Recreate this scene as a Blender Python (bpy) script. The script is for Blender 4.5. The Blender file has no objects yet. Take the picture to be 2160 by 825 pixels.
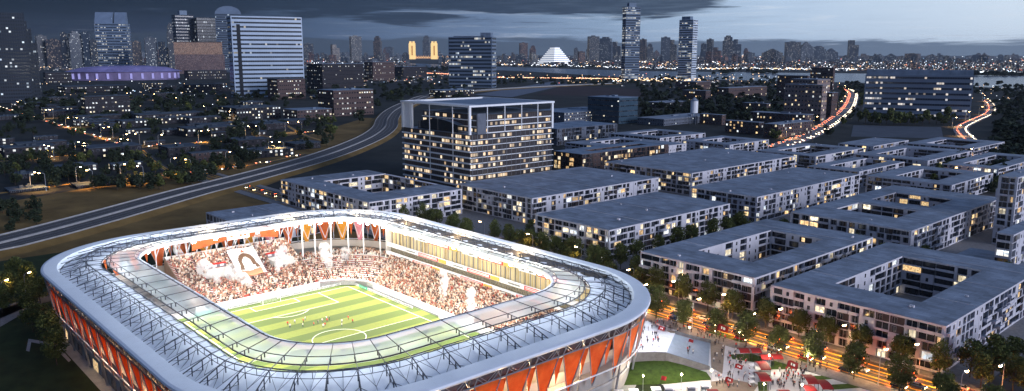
import bpy, math, random
from mathutils import Vector, Matrix
R = math.radians
random.seed(7)
SC = bpy.context.scene
COL = SC.collection
SC.view_settings.view_transform = 'Standard'; SC.view_settings.look = 'None'; SC.view_settings.gamma = 1.0; SC.view_settings.exposure = 0.0
SC.cycles.max_bounces = 6; SC.cycles.transparent_max_bounces = 12; SC.cycles.volume_bounces = 0; SC.cycles.caustics_reflective = False; SC.cycles.caustics_refractive = False; SC.cycles.sample_clamp_indirect = 4.0
# ------------------------------------------------------------------ camera model (world is centred on the football pitch)
CAM = Vector((232.5, -128.7, 96.8)); YAW = R(138.03); PIT = R(10.19); FPX = 1655.6
FW = Vector((math.cos(YAW)*math.cos(PIT), math.sin(YAW)*math.cos(PIT), -math.sin(PIT)))
RT = Vector((math.sin(YAW), -math.cos(YAW), 0)); UP = RT.cross(FW)
def G(px, py, z=0.0):
    d = FW + RT*((px-1080)/FPX) - UP*((py-412.5)/FPX)
    t = (z-CAM.z)/d.z
    return Vector((CAM.x+t*d.x, CAM.y+t*d.y, z))
def PJ(p):
    d = Vector(p)-CAM; z = d.dot(FW)
    return 1080+FPX*d.dot(RT)/z, 412.5-FPX*d.dot(UP)/z
def height_to(p, py):
    lo, hi = 0.0, 900.0
    for _ in range(40):
        m = (lo+hi)/2
        if PJ((p[0], p[1], m))[1] > py: lo = m
        else: hi = m
    return lo
def reach(p, ax, px, z):
    lo, hi = 0.0, 900.0
    s = 1 if PJ((p[0]+ax[0], p[1]+ax[1], z))[0] > PJ((p[0], p[1], z))[0] else -1
    for _ in range(40):
        m = (lo+hi)/2
        q = PJ((p[0]+ax[0]*m, p[1]+ax[1]*m, z))[0]
        if (q-px)*s < 0: lo = m
        else: hi = m
    return lo
cam_d = bpy.data.cameras.new("camera"); cam = bpy.data.objects.new("camera", cam_d); COL.objects.link(cam)
cam.matrix_world = Matrix.Translation(CAM) @ Matrix((RT, UP, -FW)).transposed().to_4x4()
cam_d.sensor_width = 36.0; cam_d.lens = 36.0*FPX/2160.0; cam_d.clip_start = 1.0; cam_d.clip_end = 90000.0
SC.camera = cam
# ------------------------------------------------------------------ materials
def nn(nt, t, **k):
    n = nt.nodes.new(t)
    for a, b in k.items(): setattr(n, a, b)
    return n
def math_n(nt, op, a, b=None, c=None, clamp=False):
    n = nt.nodes.new("ShaderNodeMath"); n.operation = op; n.use_clamp = clamp
    for i, v in enumerate((a, b, c)):
        if v is None: continue
        if isinstance(v, (int, float)): n.inputs[i].default_value = v
        else: nt.links.new(v, n.inputs[i])
    return n.outputs[0]
def mix_c(nt, f, a, b, mode='MIX'):
    n = nt.nodes.new("ShaderNodeMix"); n.data_type = 'RGBA'; n.blend_type = mode; n.clamp_factor = True
    for i, v in ((0, f), (6, a), (7, b)):
        if isinstance(v, (int, float)): n.inputs[i].default_value = v
        elif isinstance(v, (tuple, list)): n.inputs[i].default_value = (*v[:3], 1)
        else: nt.links.new(v, n.inputs[i])
    return n.outputs[2]
MATS = {}
def mat(name, col, rough=0.7, var=0.25, scale=0.6, metal=0.0, bump=0.0, spec=0.18, emit=None, es=0.0, stretch=None, col2=None):
    if name in MATS: return MATS[name]
    m = bpy.data.materials.new(name); m.use_nodes = True; nt = m.node_tree
    b = nt.nodes["Principled BSDF"]
    tc = nn(nt, "ShaderNodeTexCoord"); src = tc.outputs["Object"]
    if stretch:
        mp = nn(nt, "ShaderNodeMapping"); nt.links.new(src, mp.inputs[0]); mp.inputs["Scale"].default_value = stretch; src = mp.outputs[0]
    no = nn(nt, "ShaderNodeTexNoise"); no.inputs["Scale"].default_value = scale; no.inputs["Detail"].default_value = 5; no.inputs["Roughness"].default_value = .65
    nt.links.new(src, no.inputs["Vector"])
    f = math_n(nt, 'MULTIPLY_ADD', no.outputs[0], 2.4, -0.7, clamp=True)
    lo = tuple(c*(1-var) for c in col); hi = tuple(min(1, c*(1+var)) for c in (col2 or col))
    nt.links.new(mix_c(nt, f, lo, hi), b.inputs["Base Color"])
    b.inputs["Roughness"].default_value = rough; b.inputs["Metallic"].default_value = metal; b.inputs["Specular IOR Level"].default_value = spec
    if bump:
        bp = nn(nt, "ShaderNodeBump"); bp.inputs["Strength"].default_value = bump; nt.links.new(no.outputs[0], bp.inputs["Height"]); nt.links.new(bp.outputs[0], b.inputs["Normal"])
    if emit:
        b.inputs["Emission Color"].default_value = (*emit, 1); b.inputs["Emission Strength"].default_value = es
        m.cycles.emission_sampling = 'NONE'
    MATS[name] = m
    return m
def lit_grid(name, base, cw, ch, prob, c1, c2, es, glass=(.02, .03, .045), mw=.6, mh=.5, rough=.5, rows=0.0, grough=.15, seed=0.0):
    """wall with a grid of windows (uv in metres); a share of the windows is lit. rows>0: whole storeys are likelier to be lit"""
    if name in MATS: return MATS[name]
    m = bpy.data.materials.new(name); m.use_nodes = True; nt = m.node_tree; b = nt.nodes["Principled BSDF"]
    uv = nn(nt, "ShaderNodeUVMap"); sx = nn(nt, "ShaderNodeSeparateXYZ"); nt.links.new(uv.outputs[0], sx.inputs[0])
    oi = nn(nt, "ShaderNodeObjectInfo")
    U = math_n(nt, 'DIVIDE', sx.outputs[0], cw); V = math_n(nt, 'DIVIDE', sx.outputs[1], ch)
    fu, fv = math_n(nt, 'FRACT', U), math_n(nt, 'FRACT', V); iu, iv = math_n(nt, 'FLOOR', U), math_n(nt, 'FLOOR', V)
    def band(f, w): return math_n(nt, 'LESS_THAN', math_n(nt, 'ABSOLUTE', math_n(nt, 'SUBTRACT', f, .5)), w/2)
    win = math_n(nt, 'MULTIPLY', band(fu, mw), band(fv, mh))
    cv = nn(nt, "ShaderNodeCombineXYZ"); nt.links.new(iu, cv.inputs[0]); nt.links.new(iv, cv.inputs[1])
    nt.links.new(math_n(nt, 'MULTIPLY_ADD', oi.outputs["Random"], 97.0, seed), cv.inputs[2])
    wn = nn(nt, "ShaderNodeTexWhiteNoise"); wn.noise_dimensions = '3D'; nt.links.new(cv.outputs[0], wn.inputs[0])
    sc = nn(nt, "ShaderNodeSeparateColor"); nt.links.new(wn.outputs[1], sc.inputs[0])
    r1 = sc.outputs[0]
    if rows:
        cr = nn(nt, "ShaderNodeCombineXYZ"); nt.links.new(iv, cr.inputs[1]); nt.links.new(cv.inputs[2].links[0].from_socket, cr.inputs[2])
        nt.links.new(math_n(nt, 'FLOOR', math_n(nt, 'DIVIDE', iu, 7)), cr.inputs[0])
        w2 = nn(nt, "ShaderNodeTexWhiteNoise"); w2.noise_dimensions = '3D'; nt.links.new(cr.outputs[0], w2.inputs[0])
        r1 = math_n(nt, 'ADD', math_n(nt, 'MULTIPLY', r1, 1-rows), math_n(nt, 'MULTIPLY', w2.outputs[0], rows))
    on = math_n(nt, 'MULTIPLY', math_n(nt, 'LESS_THAN', r1, prob), win)
    ec = mix_c(nt, sc.outputs[1], c1, c2)
    nt.links.new(mix_c(nt, win, base, glass), b.inputs["Base Color"])
    nt.links.new(math_n(nt, 'ADD', math_n(nt, 'MULTIPLY', win, grough-rough), rough), b.inputs["Roughness"])
    nt.links.new(ec, b.inputs["Emission Color"])
    nt.links.new(math_n(nt, 'MULTIPLY', on, math_n(nt, 'MULTIPLY_ADD', sc.outputs[2], es, es*.25)), b.inputs["Emission Strength"])
    m.cycles.emission_sampling = 'NONE'
    MATS[name] = m
    return m
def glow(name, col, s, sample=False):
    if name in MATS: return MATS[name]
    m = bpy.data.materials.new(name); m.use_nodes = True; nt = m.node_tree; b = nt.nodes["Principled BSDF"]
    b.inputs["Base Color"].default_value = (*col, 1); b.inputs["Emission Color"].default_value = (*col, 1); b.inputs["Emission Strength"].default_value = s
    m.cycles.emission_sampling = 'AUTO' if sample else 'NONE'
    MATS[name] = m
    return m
def lit_pane(name, c1, c2, es):
    """a lit room behind one window: curtains, furniture and lamps break up the light"""
    if name in MATS: return MATS[name]
    m = bpy.data.materials.new(name); m.use_nodes = True; nt = m.node_tree; b = nt.nodes["Principled BSDF"]
    tc = nn(nt, "ShaderNodeTexCoord"); oi = nn(nt, "ShaderNodeObjectInfo")
    ad = nn(nt, "ShaderNodeVectorMath", operation='ADD'); nt.links.new(tc.outputs["Object"], ad.inputs[0])
    cx = nn(nt, "ShaderNodeCombineXYZ"); nt.links.new(math_n(nt, 'MULTIPLY', oi.outputs["Random"], 50), cx.inputs[0]); nt.links.new(cx.outputs[0], ad.inputs[1])
    vo = nn(nt, "ShaderNodeTexVoronoi"); vo.inputs["Scale"].default_value = 2.2; nt.links.new(ad.outputs[0], vo.inputs[0])
    s = nn(nt, "ShaderNodeSeparateColor"); nt.links.new(vo.outputs["Color"], s.inputs[0])
    b.inputs["Base Color"].default_value = (.05, .05, .05, 1); b.inputs["Roughness"].default_value = .2
    nt.links.new(mix_c(nt, s.outputs[0], c1, c2), b.inputs["Emission Color"])
    k = math_n(nt, 'MULTIPLY', math_n(nt, 'MULTIPLY_ADD', oi.outputs["Random"], .9, .35), math_n(nt, 'MULTIPLY_ADD', s.outputs[1], .8, .35))
    nt.links.new(math_n(nt, 'MULTIPLY', k, es), b.inputs["Emission Strength"])
    m.cycles.emission_sampling = 'NONE'
    MATS[name] = m
    return m
# ------------------------------------------------------------------ mesh builder
class MB:
    def __init__(s): s.v = []; s.f = []; s.m = []; s.u = []; s.c = []
    def face(s, pts, mi=0, uv=None, col=None):
        n = len(s.v); s.v += [tuple(p) for p in pts]; s.f.append(tuple(range(n, n+len(pts)))); s.m.append(mi)
        s.u.append(uv or [(p[0], p[1]) for p in pts]); s.c.append(col)
    def poly(s, poly, z0, z1, mi=0, top=None, bottom=True):
        """vertical prism over a ccw polygon; uv in metres"""
        n = len(poly); run = 0.0; b = len(s.v)
        s.v += [(p[0], p[1], z0) for p in poly] + [(p[0], p[1], z1) for p in poly]
        for i in range(n):
            p, q = poly[i], poly[(i+1) % n]; L = math.hypot(q[0]-p[0], q[1]-p[1])
            j = (i+1) % n
            s.f.append((b+i, b+j, b+n+j, b+n+i)); s.m.append(mi); s.u.append([(run, z0), (run+L, z0), (run+L, z1), (run, z1)]); s.c.append(None)
            run += L
        s.f.append(tuple(b+n+i for i in range(n))); s.m.append(mi if top is None else top); s.u.append([(p[0]*.001, -.1) for p in poly]); s.c.append(None)
        if bottom: s.f.append(tuple(b+i for i in reversed(range(n)))); s.m.append(mi); s.u.append([(0, -.1) for p in poly]); s.c.append(None)
    def box(s, x0, x1, y0, y1, z0, z1, mi=0, top=None):
        s.poly([(x0, y0), (x1, y0), (x1, y1), (x0, y1)], z0, z1, mi, top)
    def obox(s, o, d, n, a0, a1, b0, b1, z0, z1, mi=0, top=None):
        """box in a facade frame: a along d, b along n"""
        P = [(o[0]+d[0]*a+n[0]*b, o[1]+d[1]*a+n[1]*b) for a, b in ((a0, b0), (a1, b0), (a1, b1), (a0, b1))]
        if d[0]*n[1]-d[1]*n[0] < 0: P.reverse()
        s.poly(P, z0, z1, mi, top)
    def tube(s, p, q, r, mi=0, n=4, r2=None):
        p, q = Vector(p), Vector(q); a = (q-p)
        if a.length < 1e-6: return
        a.normalize(); x = a.cross(Vector((0, 0, 1)) if abs(a.z) < .95 else Vector((1, 0, 0))).normalized(); y = a.cross(x)
        b = len(s.v); r2 = r if r2 is None else r2
        for c, rr in ((p, r), (q, r2)):
            for i in range(n):
                t = 2*math.pi*(i+.5)/n; s.v.append(tuple(c+x*math.cos(t)*rr+y*math.sin(t)*rr))
        for i in range(n):
            j = (i+1) % n; s.f.append((b+i, b+j, b+n+j, b+n+i)); s.m.append(mi); s.u.append([(0, 0)]*4); s.c.append(None)
        s.f.append(tuple(b+n+i for i in range(n))); s.m.append(mi); s.u.append([(0, 0)]*n); s.c.append(None)
        s.f.append(tuple(b+i for i in reversed(range(n)))); s.m.append(mi); s.u.append([(0, 0)]*n); s.c.append(None)
    def strip(s, A, B, mi=0, closed=False):
        n = len(A); b = len(s.v); s.v += [tuple(p) for p in A]+[tuple(p) for p in B]; run = 0.0
        for i in range(n if closed else n-1):
            j = (i+1) % n; L = (Vector(A[j])-Vector(A[i])).length; w = (Vector(B[i])-Vector(A[i])).length
            s.f.append((b+i, b+j, b+n+j, b+n+i)); s.m.append(mi); s.u.append([(run, 0), (run+L, 0), (run+L, w), (run, w)]); s.c.append(None); run += L
    def mesh(s, name, mats, smooth=False):
        me = bpy.data.meshes.new(name); me.from_pydata(s.v, [], s.f)
        for m in (mats if isinstance(mats, (list, tuple)) else [mats]): me.materials.append(m)
        me.polygons.foreach_set("material_index", s.m)
        if smooth: me.polygons.foreach_set("use_smooth", [True]*len(s.f))
        uvl = me.uv_layers.new(name="UVMap"); uvl.data.foreach_set("uv", [c for f in s.u for p in f for c in p])
        if any(c is not None for c in s.c):
            ca = me.color_attributes.new("Col", 'FLOAT_COLOR', 'CORNER')
            ca.data.foreach_set("color", [x for f, c in zip(s.f, s.c) for _ in f for x in (*(c or (.5, .5, .5)), 1)])
        me.update(); return me
    def build(s, name, mats, parent=None, smooth=False, **t):
        return link(name, s.mesh(name, mats, smooth), parent, **t)
def tag(o, label=None, cat=None, group=None, kind=None):
    if label: o["label"] = label
    if cat: o["category"] = cat
    if group: o["group"] = group
    if kind: o["kind"] = kind
    return o
def link(name, me, parent=None, label=None, cat=None, group=None, kind=None):
    o = bpy.data.objects.new(name, me); COL.objects.link(o)
    if parent is not None: o.parent = parent
    return tag(o, label, cat, group, kind)
def empty(name, loc=(0, 0, 0), rz=0.0, label=None, cat=None, group=None):
    o = bpy.data.objects.new(name, None); COL.objects.link(o); o.location = loc; o.rotation_euler = (0, 0, rz); o.empty_display_size = .5
    return tag(o, label, cat, group)
def copy_tree(o, kids, loc=None, rz=None, parent=None):
    c = o.copy(); COL.objects.link(c)
    if parent is not None: c.parent = parent
    if loc is not None: c.location = loc
    if rz is not None: c.rotation_euler = (0, 0, rz)
    for k in kids.get(o.name, ()): copy_tree(k, kids, parent=c)
    return c
def kid_map(root):
    kids = {}
    for o in bpy.data.objects:
        if o.parent is not None: kids.setdefault(o.parent.name, []).append(o)
    return kids
ORD = ["first", "second", "third", "fourth", "fifth", "sixth", "seventh", "eighth", "ninth", "tenth", "eleventh", "twelfth", "thirteenth", "fourteenth",
       "fifteenth", "sixteenth", "seventeenth", "eighteenth", "nineteenth", "twentieth", "twenty-first", "twenty-second", "twenty-third", "twenty-fourth", "twenty-fifth", "twenty-sixth", "twenty-seventh", "twenty-eighth", "twenty-ninth", "thirtieth"]
def add_light(kind, loc, power, col, size=.3, target=None, parent=None, spot=1.2, name="lamp_light"):
    d = bpy.data.lights.new(name, kind); d.energy = power; d.color = col
    if kind == 'AREA': d.size = size
    else: d.shadow_soft_size = size
    if kind == 'SPOT': d.spot_size = spot; d.spot_blend = .6
    o = bpy.data.objects.new(name, d); COL.objects.link(o); o.location = loc
    if target is not None: o.rotation_euler = (Vector(target)-Vector(loc)).to_track_quat('-Z', 'Y').to_euler()
    if parent is not None: o.parent = parent
    return o
# ------------------------------------------------------------------ palette
M = dict(
 roofgrey=mat("roof_membrane_grey", (.17, .20, .25), .65, .42, .09, bump=.1, spec=.5),
 roofdark=mat("roof_left_dimmed", (.05, .068, .092), .8, .35, .12),  # dimmer light of the left district is put into this colour
 roofblue=mat("roof_sheet_blue_grey", (.15, .2, .27), .6, .25, .1),
 white=mat("white_render", (.52, .51, .56), .7, .1, .3),
 whitesteel=mat("white_painted_steel", (.72, .74, .78), .4, .06, .5),
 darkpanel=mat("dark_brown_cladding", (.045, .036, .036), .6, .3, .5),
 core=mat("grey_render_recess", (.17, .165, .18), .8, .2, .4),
 concrete=mat("concrete", (.3, .3, .31), .8, .2, .25, bump=.1),
 brick=mat("brown_brick", (.085, .058, .056), .8, .3, .8),
 darkwall=mat("dark_wall", (.042, .04, .046), .8, .3, .5),
 greywall=mat("grey_blue_wall", (.11, .125, .16), .7, .2, .3),
 asphalt=mat("asphalt", (.05, .047, .047), .55, .3, .35),
 asphaltpale=mat("asphalt_highway", (.078, .075, .078), .95, .2, .3),
 steel=mat("dark_steel", (.035, .04, .055), .45, .2, .5, metal=.3),
 greysteel=mat("grey_steel_tube", (.22, .24, .28), .4, .15, .5, metal=.4),
 ring=mat("ring_beam_pale_grey", (.62, .66, .72), .55, .05, .2),
 membrane=mat("roof_fabric_white", (.66, .69, .75), .5, .07, .12),
 glassdark=mat("window_glass_dark", (.014, .018, .026), .12, .2, .5, spec=.7),
 frame=mat("window_frame_grey", (.3, .3, .33), .5, .1, .5),
 grass=mat("lawn_grass", (.04, .072, .012), .9, .4, .5, bump=.3),
 trunk=mat("bark", (.06, .045, .035), .9, .3, 2.),
 pole=mat("galvanised_pole", (.35, .37, .4), .4, .1, 1., metal=.5),
 black=mat("black_rubber", (.02, .02, .02), .8, .1, 1.),
 red=mat("red_fabric", (.20, .014, .016), .7, .15, 1.2),
 paving=mat("pale_paving", (.5, .5, .53), .8, .14, .4),
 pavdark=mat("brown_paving", (.2, .16, .13), .8, .2, .6),
 sidewalk=mat("sidewalk_concrete", (.2, .19, .19), .8, .25, .7),
)
M['litwarm'] = lit_pane("lit_room_warm", (1, .58, .24), (1, .78, .42), 1.5)
M['litpale'] = lit_pane("lit_room_pale", (1, .80, .50), (1, .92, .70), 1.5)
M['litcool'] = lit_pane("lit_room_cool", (.7, .85, 1), (1, .93, .8), 1.7)
M['lampwarm'] = glow("lamp_lens_warm", (1, .62, .25), 60)
M['lampwhite'] = glow("lamp_lens_white", (1, .93, .8), 60)
M['head'] = glow("headlight_glass", (1, .75, .35), 28)
M['tail'] = glow("taillight_glass", (1, .12, .03), 14)
M['leaf'] = mat("tree_leaves", (.05, .065, .018), .8, .55, .8, col2=(.085, .1, .03))
M['leafdark'] = mat("tree_leaves_dark", (.022, .032, .018), .85, .5, .5)
def panel_roof():
    m = M['roofgrey']; nt = m.node_tree; b = nt.nodes["Principled BSDF"]; src = b.inputs["Base Color"].links[0].from_socket
    tc = nn(nt, "ShaderNodeTexCoord"); br = nn(nt, "ShaderNodeTexBrick"); br.inputs["Scale"].default_value = 1.0; br.inputs["Brick Width"].default_value = 6.5; br.inputs["Row Height"].default_value = 2.2
    br.inputs["Mortar Size"].default_value = .07; br.inputs["Color1"].default_value = (.78, .78, .78, 1); br.inputs["Color2"].default_value = (1.25, 1.25, 1.25, 1); br.inputs["Mortar"].default_value = (.6, .6, .6, 1); br.inputs["Bias"].default_value = .1
    nt.links.new(tc.outputs["Object"], br.inputs["Vector"]); nt.links.new(mix_c(nt, .85, src, br.outputs["Color"], 'MULTIPLY'), b.inputs["Base Color"])
panel_roof()
# unit windows, 1 m wide, 1 m high, facing -y, origin at the bottom middle of the pane
def unit_window(name, pane):
    b = MB(); b.box(-.5, .5, -.01, .05, 0, 1, 1)
    for x in (-.5, -.02, .46): b.box(x, x+.04, -.05, -.011, 0, 1, 0)
    b.box(-.459, -.021, -.045, -.012, .955, 1, 0); b.box(.021, .459, -.045, -.012, .955, 1, 0)
    return b.mesh(name, [M['frame'], pane])
WIN = {k: unit_window("window_"+k, M[p]) for k, p in (('dark', 'glassdark'), ('warm', 'litwarm'), ('pale', 'litpale'), ('cool', 'litcool'))}
def put_window(parent, kind, x, y, z, w, h, nrm, name="window"):
    o = bpy.data.objects.new(name, WIN[kind]); COL.objects.link(o); o.parent = parent
    o.location = (x, y, z); o.scale = (w, 1, h); o.rotation_euler = (0, 0, math.atan2(nrm[1], nrm[0])+math.pi/2)
    return o
# ------------------------------------------------------------------ dusk sky
W = bpy.data.worlds.new("World"); SC.world = W; W.use_nodes = True; nt = W.node_tree; bg = nt.nodes["Background"]
tc = nn(nt, "ShaderNodeTexCoord"); sp = nn(nt, "ShaderNodeSeparateXYZ"); nt.links.new(tc.outputs["Generated"], sp.inputs[0])
az = math_n(nt, 'ARCTAN2', sp.outputs[1], sp.outputs[0]); el = sp.outputs[2]
azp = math_n(nt, 'SUBTRACT', 3.06, az)                      # 0 at the left of the view, about 1.2 at the right
cmb = nn(nt, "ShaderNodeCombineXYZ"); nt.links.new(math_n(nt, 'MULTIPLY', az, 7), cmb.inputs[0]); nt.links.new(math_n(nt, 'MULTIPLY', el, 75), cmb.inputs[1])
no = nn(nt, "ShaderNodeTexNoise"); no.inputs["Scale"].default_value = 1.0; no.inputs["Detail"].default_value = 7; no.inputs["Roughness"].default_value = .55; no.inputs["Distortion"].default_value = .5
nt.links.new(cmb.outputs[0], no.inputs["Vector"])
cm2 = nn(nt, "ShaderNodeCombineXYZ"); nt.links.new(math_n(nt, 'MULTIPLY', az, 22), cm2.inputs[0]); nt.links.new(math_n(nt, 'MULTIPLY', el, 420), cm2.inputs[1])
n2 = nn(nt, "ShaderNodeTexNoise"); n2.inputs["Scale"].default_value = 1.0; n2.inputs["Detail"].default_value = 5; nt.links.new(cm2.outputs[0], n2.inputs["Vector"])
cr = nn(nt, "ShaderNodeValToRGB"); r = cr.color_ramp
stops = [(0.0, (.007, .013, .028)), (.24, (.015, .027, .060)), (.36, (.07, .115, .21)), (.52, (.15, .225, .37)), (.66, (.30, .42, .60)), (.80, (.48, .62, .81)), (1.0, (.66, .78, .92))]
r.elements[0].position = 0; r.elements[0].color = (*stops[0][1], 1); r.elements[1].position = 1; r.elements[1].color = (*stops[-1][1], 1)
for p, c in stops[1:-1]:
    e = r.elements.new(p); e.color = (*c, 1)
nt.links.new(math_n(nt, 'MULTIPLY', azp, .83), cr.inputs[0])
base = cr.outputs[0]
# low bank of cloud along the horizon, its upper edge uneven and sinking to the right
edge = math_n(nt, 'ADD', math_n(nt, 'MULTIPLY_ADD', azp, -.010, .0275), math_n(nt, 'ADD', math_n(nt, 'MULTIPLY_ADD', no.outputs[0], .026, -.013), math_n(nt, 'MULTIPLY_ADD', n2.outputs[0], .008, -.004)))
lowbank = math_n(nt, 'MULTIPLY', math_n(nt, 'SUBTRACT', edge, el), 240, clamp=True)
wisps = math_n(nt, 'MULTIPLY', math_n(nt, 'MULTIPLY_ADD', n2.outputs[0], 5, -2.9, clamp=True), math_n(nt, 'MULTIPLY_ADD', math_n(nt, 'ABSOLUTE', math_n(nt, 'SUBTRACT', el, .022)), -60, 1.0, clamp=True))
# heavy cloud above, thinning to the right
el_t = math_n(nt, 'MULTIPLY_ADD', math_n(nt, 'MAXIMUM', math_n(nt, 'SUBTRACT', azp, .80), 0.0), .22, .041)
nz = math_n(nt, 'MULTIPLY_ADD', no.outputs[0], .085, -.0425)
nz = math_n(nt, 'ADD', nz, math_n(nt, 'MULTIPLY_ADD', n2.outputs[0], .014, -.007))
heavy = math_n(nt, 'MULTIPLY', math_n(nt, 'ADD', math_n(nt, 'SUBTRACT', el, el_t), nz), 110, clamp=True)
heavy = math_n(nt, 'MULTIPLY', heavy, math_n(nt, 'MULTIPLY_ADD', n2.outputs[0], .5, .72, clamp=True))
dark = mix_c(nt, math_n(nt, 'MULTIPLY', azp, .85), (.008, .014, .028), (.10, .145, .22))
darkh = mix_c(nt, math_n(nt, 'MULTIPLY', azp, .85), (.005, .010, .024), (.028, .05, .10))
cm3 = nn(nt, "ShaderNodeCombineXYZ"); nt.links.new(math_n(nt, 'MULTIPLY', az, 9), cm3.inputs[0]); nt.links.new(math_n(nt, 'MULTIPLY', el, 190), cm3.inputs[1])
n3 = nn(nt, "ShaderNodeTexNoise"); n3.inputs["Scale"].default_value = 1.0; n3.inputs["Detail"].default_value = 8; n3.inputs["Roughness"].default_value = .6; n3.inputs["Distortion"].default_value = .8; nt.links.new(cm3.outputs[0], n3.inputs["Vector"])
str_d = math_n(nt, 'MULTIPLY', math_n(nt, 'MULTIPLY_ADD', n3.outputs[0], 5, -2.7, clamp=True), math_n(nt, 'MULTIPLY_ADD', azp, -1.6, 1.9, clamp=True))
str_b = math_n(nt, 'MULTIPLY', math_n(nt, 'MULTIPLY_ADD', n3.outputs[0], -5, 2.3, clamp=True), math_n(nt, 'MULTIPLY_ADD', azp, 2.4, -.9, clamp=True))
base = mix_c(nt, math_n(nt, 'MULTIPLY', str_d, .55), base, mix_c(nt, math_n(nt, 'MULTIPLY', azp, .85), (.010, .018, .036), (.16, .21, .31)))
base = mix_c(nt, math_n(nt, 'MULTIPLY', str_b, .5), base, (.74, .80, .90))
c1 = mix_c(nt, math_n(nt, 'MULTIPLY', heavy, .92), base, darkh)
c1 = mix_c(nt, math_n(nt, 'MULTIPLY', wisps, .5), c1, (.42, .45, .55))
c1 = mix_c(nt, math_n(nt, 'MULTIPLY', lowbank, .93), c1, dark)
# the vault above and behind: what lights the city, brighter towards the afterglow
glowdir = math_n(nt, 'MULTIPLY_ADD', math_n(nt, 'COSINE', math_n(nt, 'SUBTRACT', az, .55)), .5, .5)
vault = mix_c(nt, glowdir, (.032, .062, .15), (.27, .39, .66))
up = math_n(nt, 'MULTIPLY', math_n(nt, 'SUBTRACT', el, .075), 6, clamp=True)
behind = math_n(nt, 'LESS_THAN', math_n(nt, 'ABSOLUTE', math_n(nt, 'SUBTRACT', az, 2.41)), .95)
vis = math_n(nt, 'MULTIPLY', math_n(nt, 'SUBTRACT', 1.15, math_n(nt, 'ABSOLUTE', math_n(nt, 'SUBTRACT', az, 2.41))), 5, clamp=True)
c2 = mix_c(nt, math_n(nt, 'MAXIMUM', up, math_n(nt, 'SUBTRACT', 1.0, vis)), c1, vault)
sky = nn(nt, "ShaderNodeTexSky"); sky.sky_type = 'NISHITA'; sky.sun_disc = False; sky.sun_elevation = R(3); sky.sun_rotation = R(90-12)
sk = mix_c(nt, 1.0, c2, mix_c(nt, 1.0, sky.outputs[0], (.0012, .0028, .008), 'MULTIPLY'), 'ADD')
nt.links.new(sk, bg.inputs[0]); bg.inputs[1].default_value = 1.0
sd = bpy.data.lights.new("sun", 'SUN'); sd.energy = 2.5; sd.angle = R(24); sd.color = (.86, .87, 1.0)
so = bpy.data.objects.new("sun", sd); COL.objects.link(so)
saz, sel = R(12), R(13)
so.rotation_euler = Vector((-math.cos(saz)*math.cos(sel), -math.sin(saz)*math.cos(sel), -math.sin(sel))).to_track_quat('-Z', 'Y').to_euler()
# ------------------------------------------------------------------ ground sheets
from mathutils.geometry import tessellate_polygon
def tess(p):
    out = []
    for t in tessellate_polygon([[Vector(q) for q in p]]):
        a, b_, c = (p[k] for k in t)
        out.append(tuple(t) if (b_[0]-a[0])*(c[1]-a[1])-(b_[1]-a[1])*(c[0]-a[0]) > 0 else tuple(reversed(t)))
    return out
def sheet(name, pts, z, m, label=None, kind='structure', uvs=1.0):
    b = MB(); p = [(q[0], q[1], z) for q in pts]
    a = sum(p[i][0]*p[(i+1) % len(p)][1]-p[(i+1) % len(p)][0]*p[i][1] for i in range(len(p)))
    if a < 0: p.reverse()
    [b.face([p[k] for k in t]) for t in tess(p)]; return b.build(name, m, label=label, kind=kind)
def pxpoly(pts, z=0): return [G(x, y, z)[:2] for x, y in pts]
M['earth'] = mat("dark_ground_cover", (.014, .019, .022), .95, .5, .012, col2=(.028, .030, .028))
b = MB(); K = 60000.0
gx = [-K, -14000, -6000, -2500, -1200, -500, 0, 500, 1500, 5000, K]; gy = [-K, -3000, -800, -200, 200, 600, 1500, 4000, 9000, 16000, K]
for i in range(10):
    for j in range(10): b.face([(gx[i], gy[j], -.3), (gx[i+1], gy[j], -.3), (gx[i+1], gy[j+1], -.3), (gx[i], gy[j+1], -.3)])
b.build("ground", M['earth'], kind='structure')
M['verge'] = mat("dry_grass_gold_spill", (.13, .08, .024), .95, .4, .03, col2=(.16, .10, .035))  # dry grass; the stadium's golden light spill is put into its colour
sheet("field", [(-300, -200), (-125, -90), (-112, 90), (-300, 96), (-500, 330), (-735, 540), (-830, 520), (-620, 300), (-420, 60)], -.2, M['verge'])
M['lawnb'] = mat("park_lawn", (.02, .03, .01), .95, .4, .15, bump=.2)
sheet("lawn", [(-120, -400), (260, -400), (260, -60), (90, 56), (-30, 60), (-200, 60), (-200, -200)], -.12, M['lawnb'])
# ribbon road along a centre polyline
def spline(P, step=12.0):
    out = []
    for i in range(len(P)-1):
        p0 = P[max(i-1, 0)]; p1 = P[i]; p2 = P[i+1]; p3 = P[min(i+2, len(P)-1)]
        L = math.hypot(p2[0]-p1[0], p2[1]-p1[1]); n = max(1, int(L/step))
        for k in range(n):
            t = k/n
            out.append(tuple(.5*((2*p1[a])+(-p0[a]+p2[a])*t+(2*p0[a]-5*p1[a]+4*p2[a]-p3[a])*t*t+(-p0[a]+3*p1[a]-3*p2[a]+p3[a])*t**3) for a in (0, 1)))
    out.append(tuple(P[-1][:2])); return out
def offs(C, o):
    out = []
    for i, c in enumerate(C):
        a = C[max(i-1, 0)]; b_ = C[min(i+1, len(C)-1)]; dx, dy = b_[0]-a[0], b_[1]-a[1]; L = math.hypot(dx, dy) or 1
        out.append((c[0]-dy/L*o, c[1]+dx/L*o))
    return out
def ribbon(b, C, o0, o1, z, mi=0):
    A = [(x, y, z) for x, y in offs(C, max(o0, o1))]; B = [(x, y, z) for x, y in offs(C, min(o0, o1))]
    b.strip(B, A, mi)
M['paint'] = mat("road_paint_white", (.32, .32, .33), .6, .2, 2.)
M['kerb'] = mat("kerb_stone", (.27, .26, .26), .8, .15, 1.)
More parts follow.
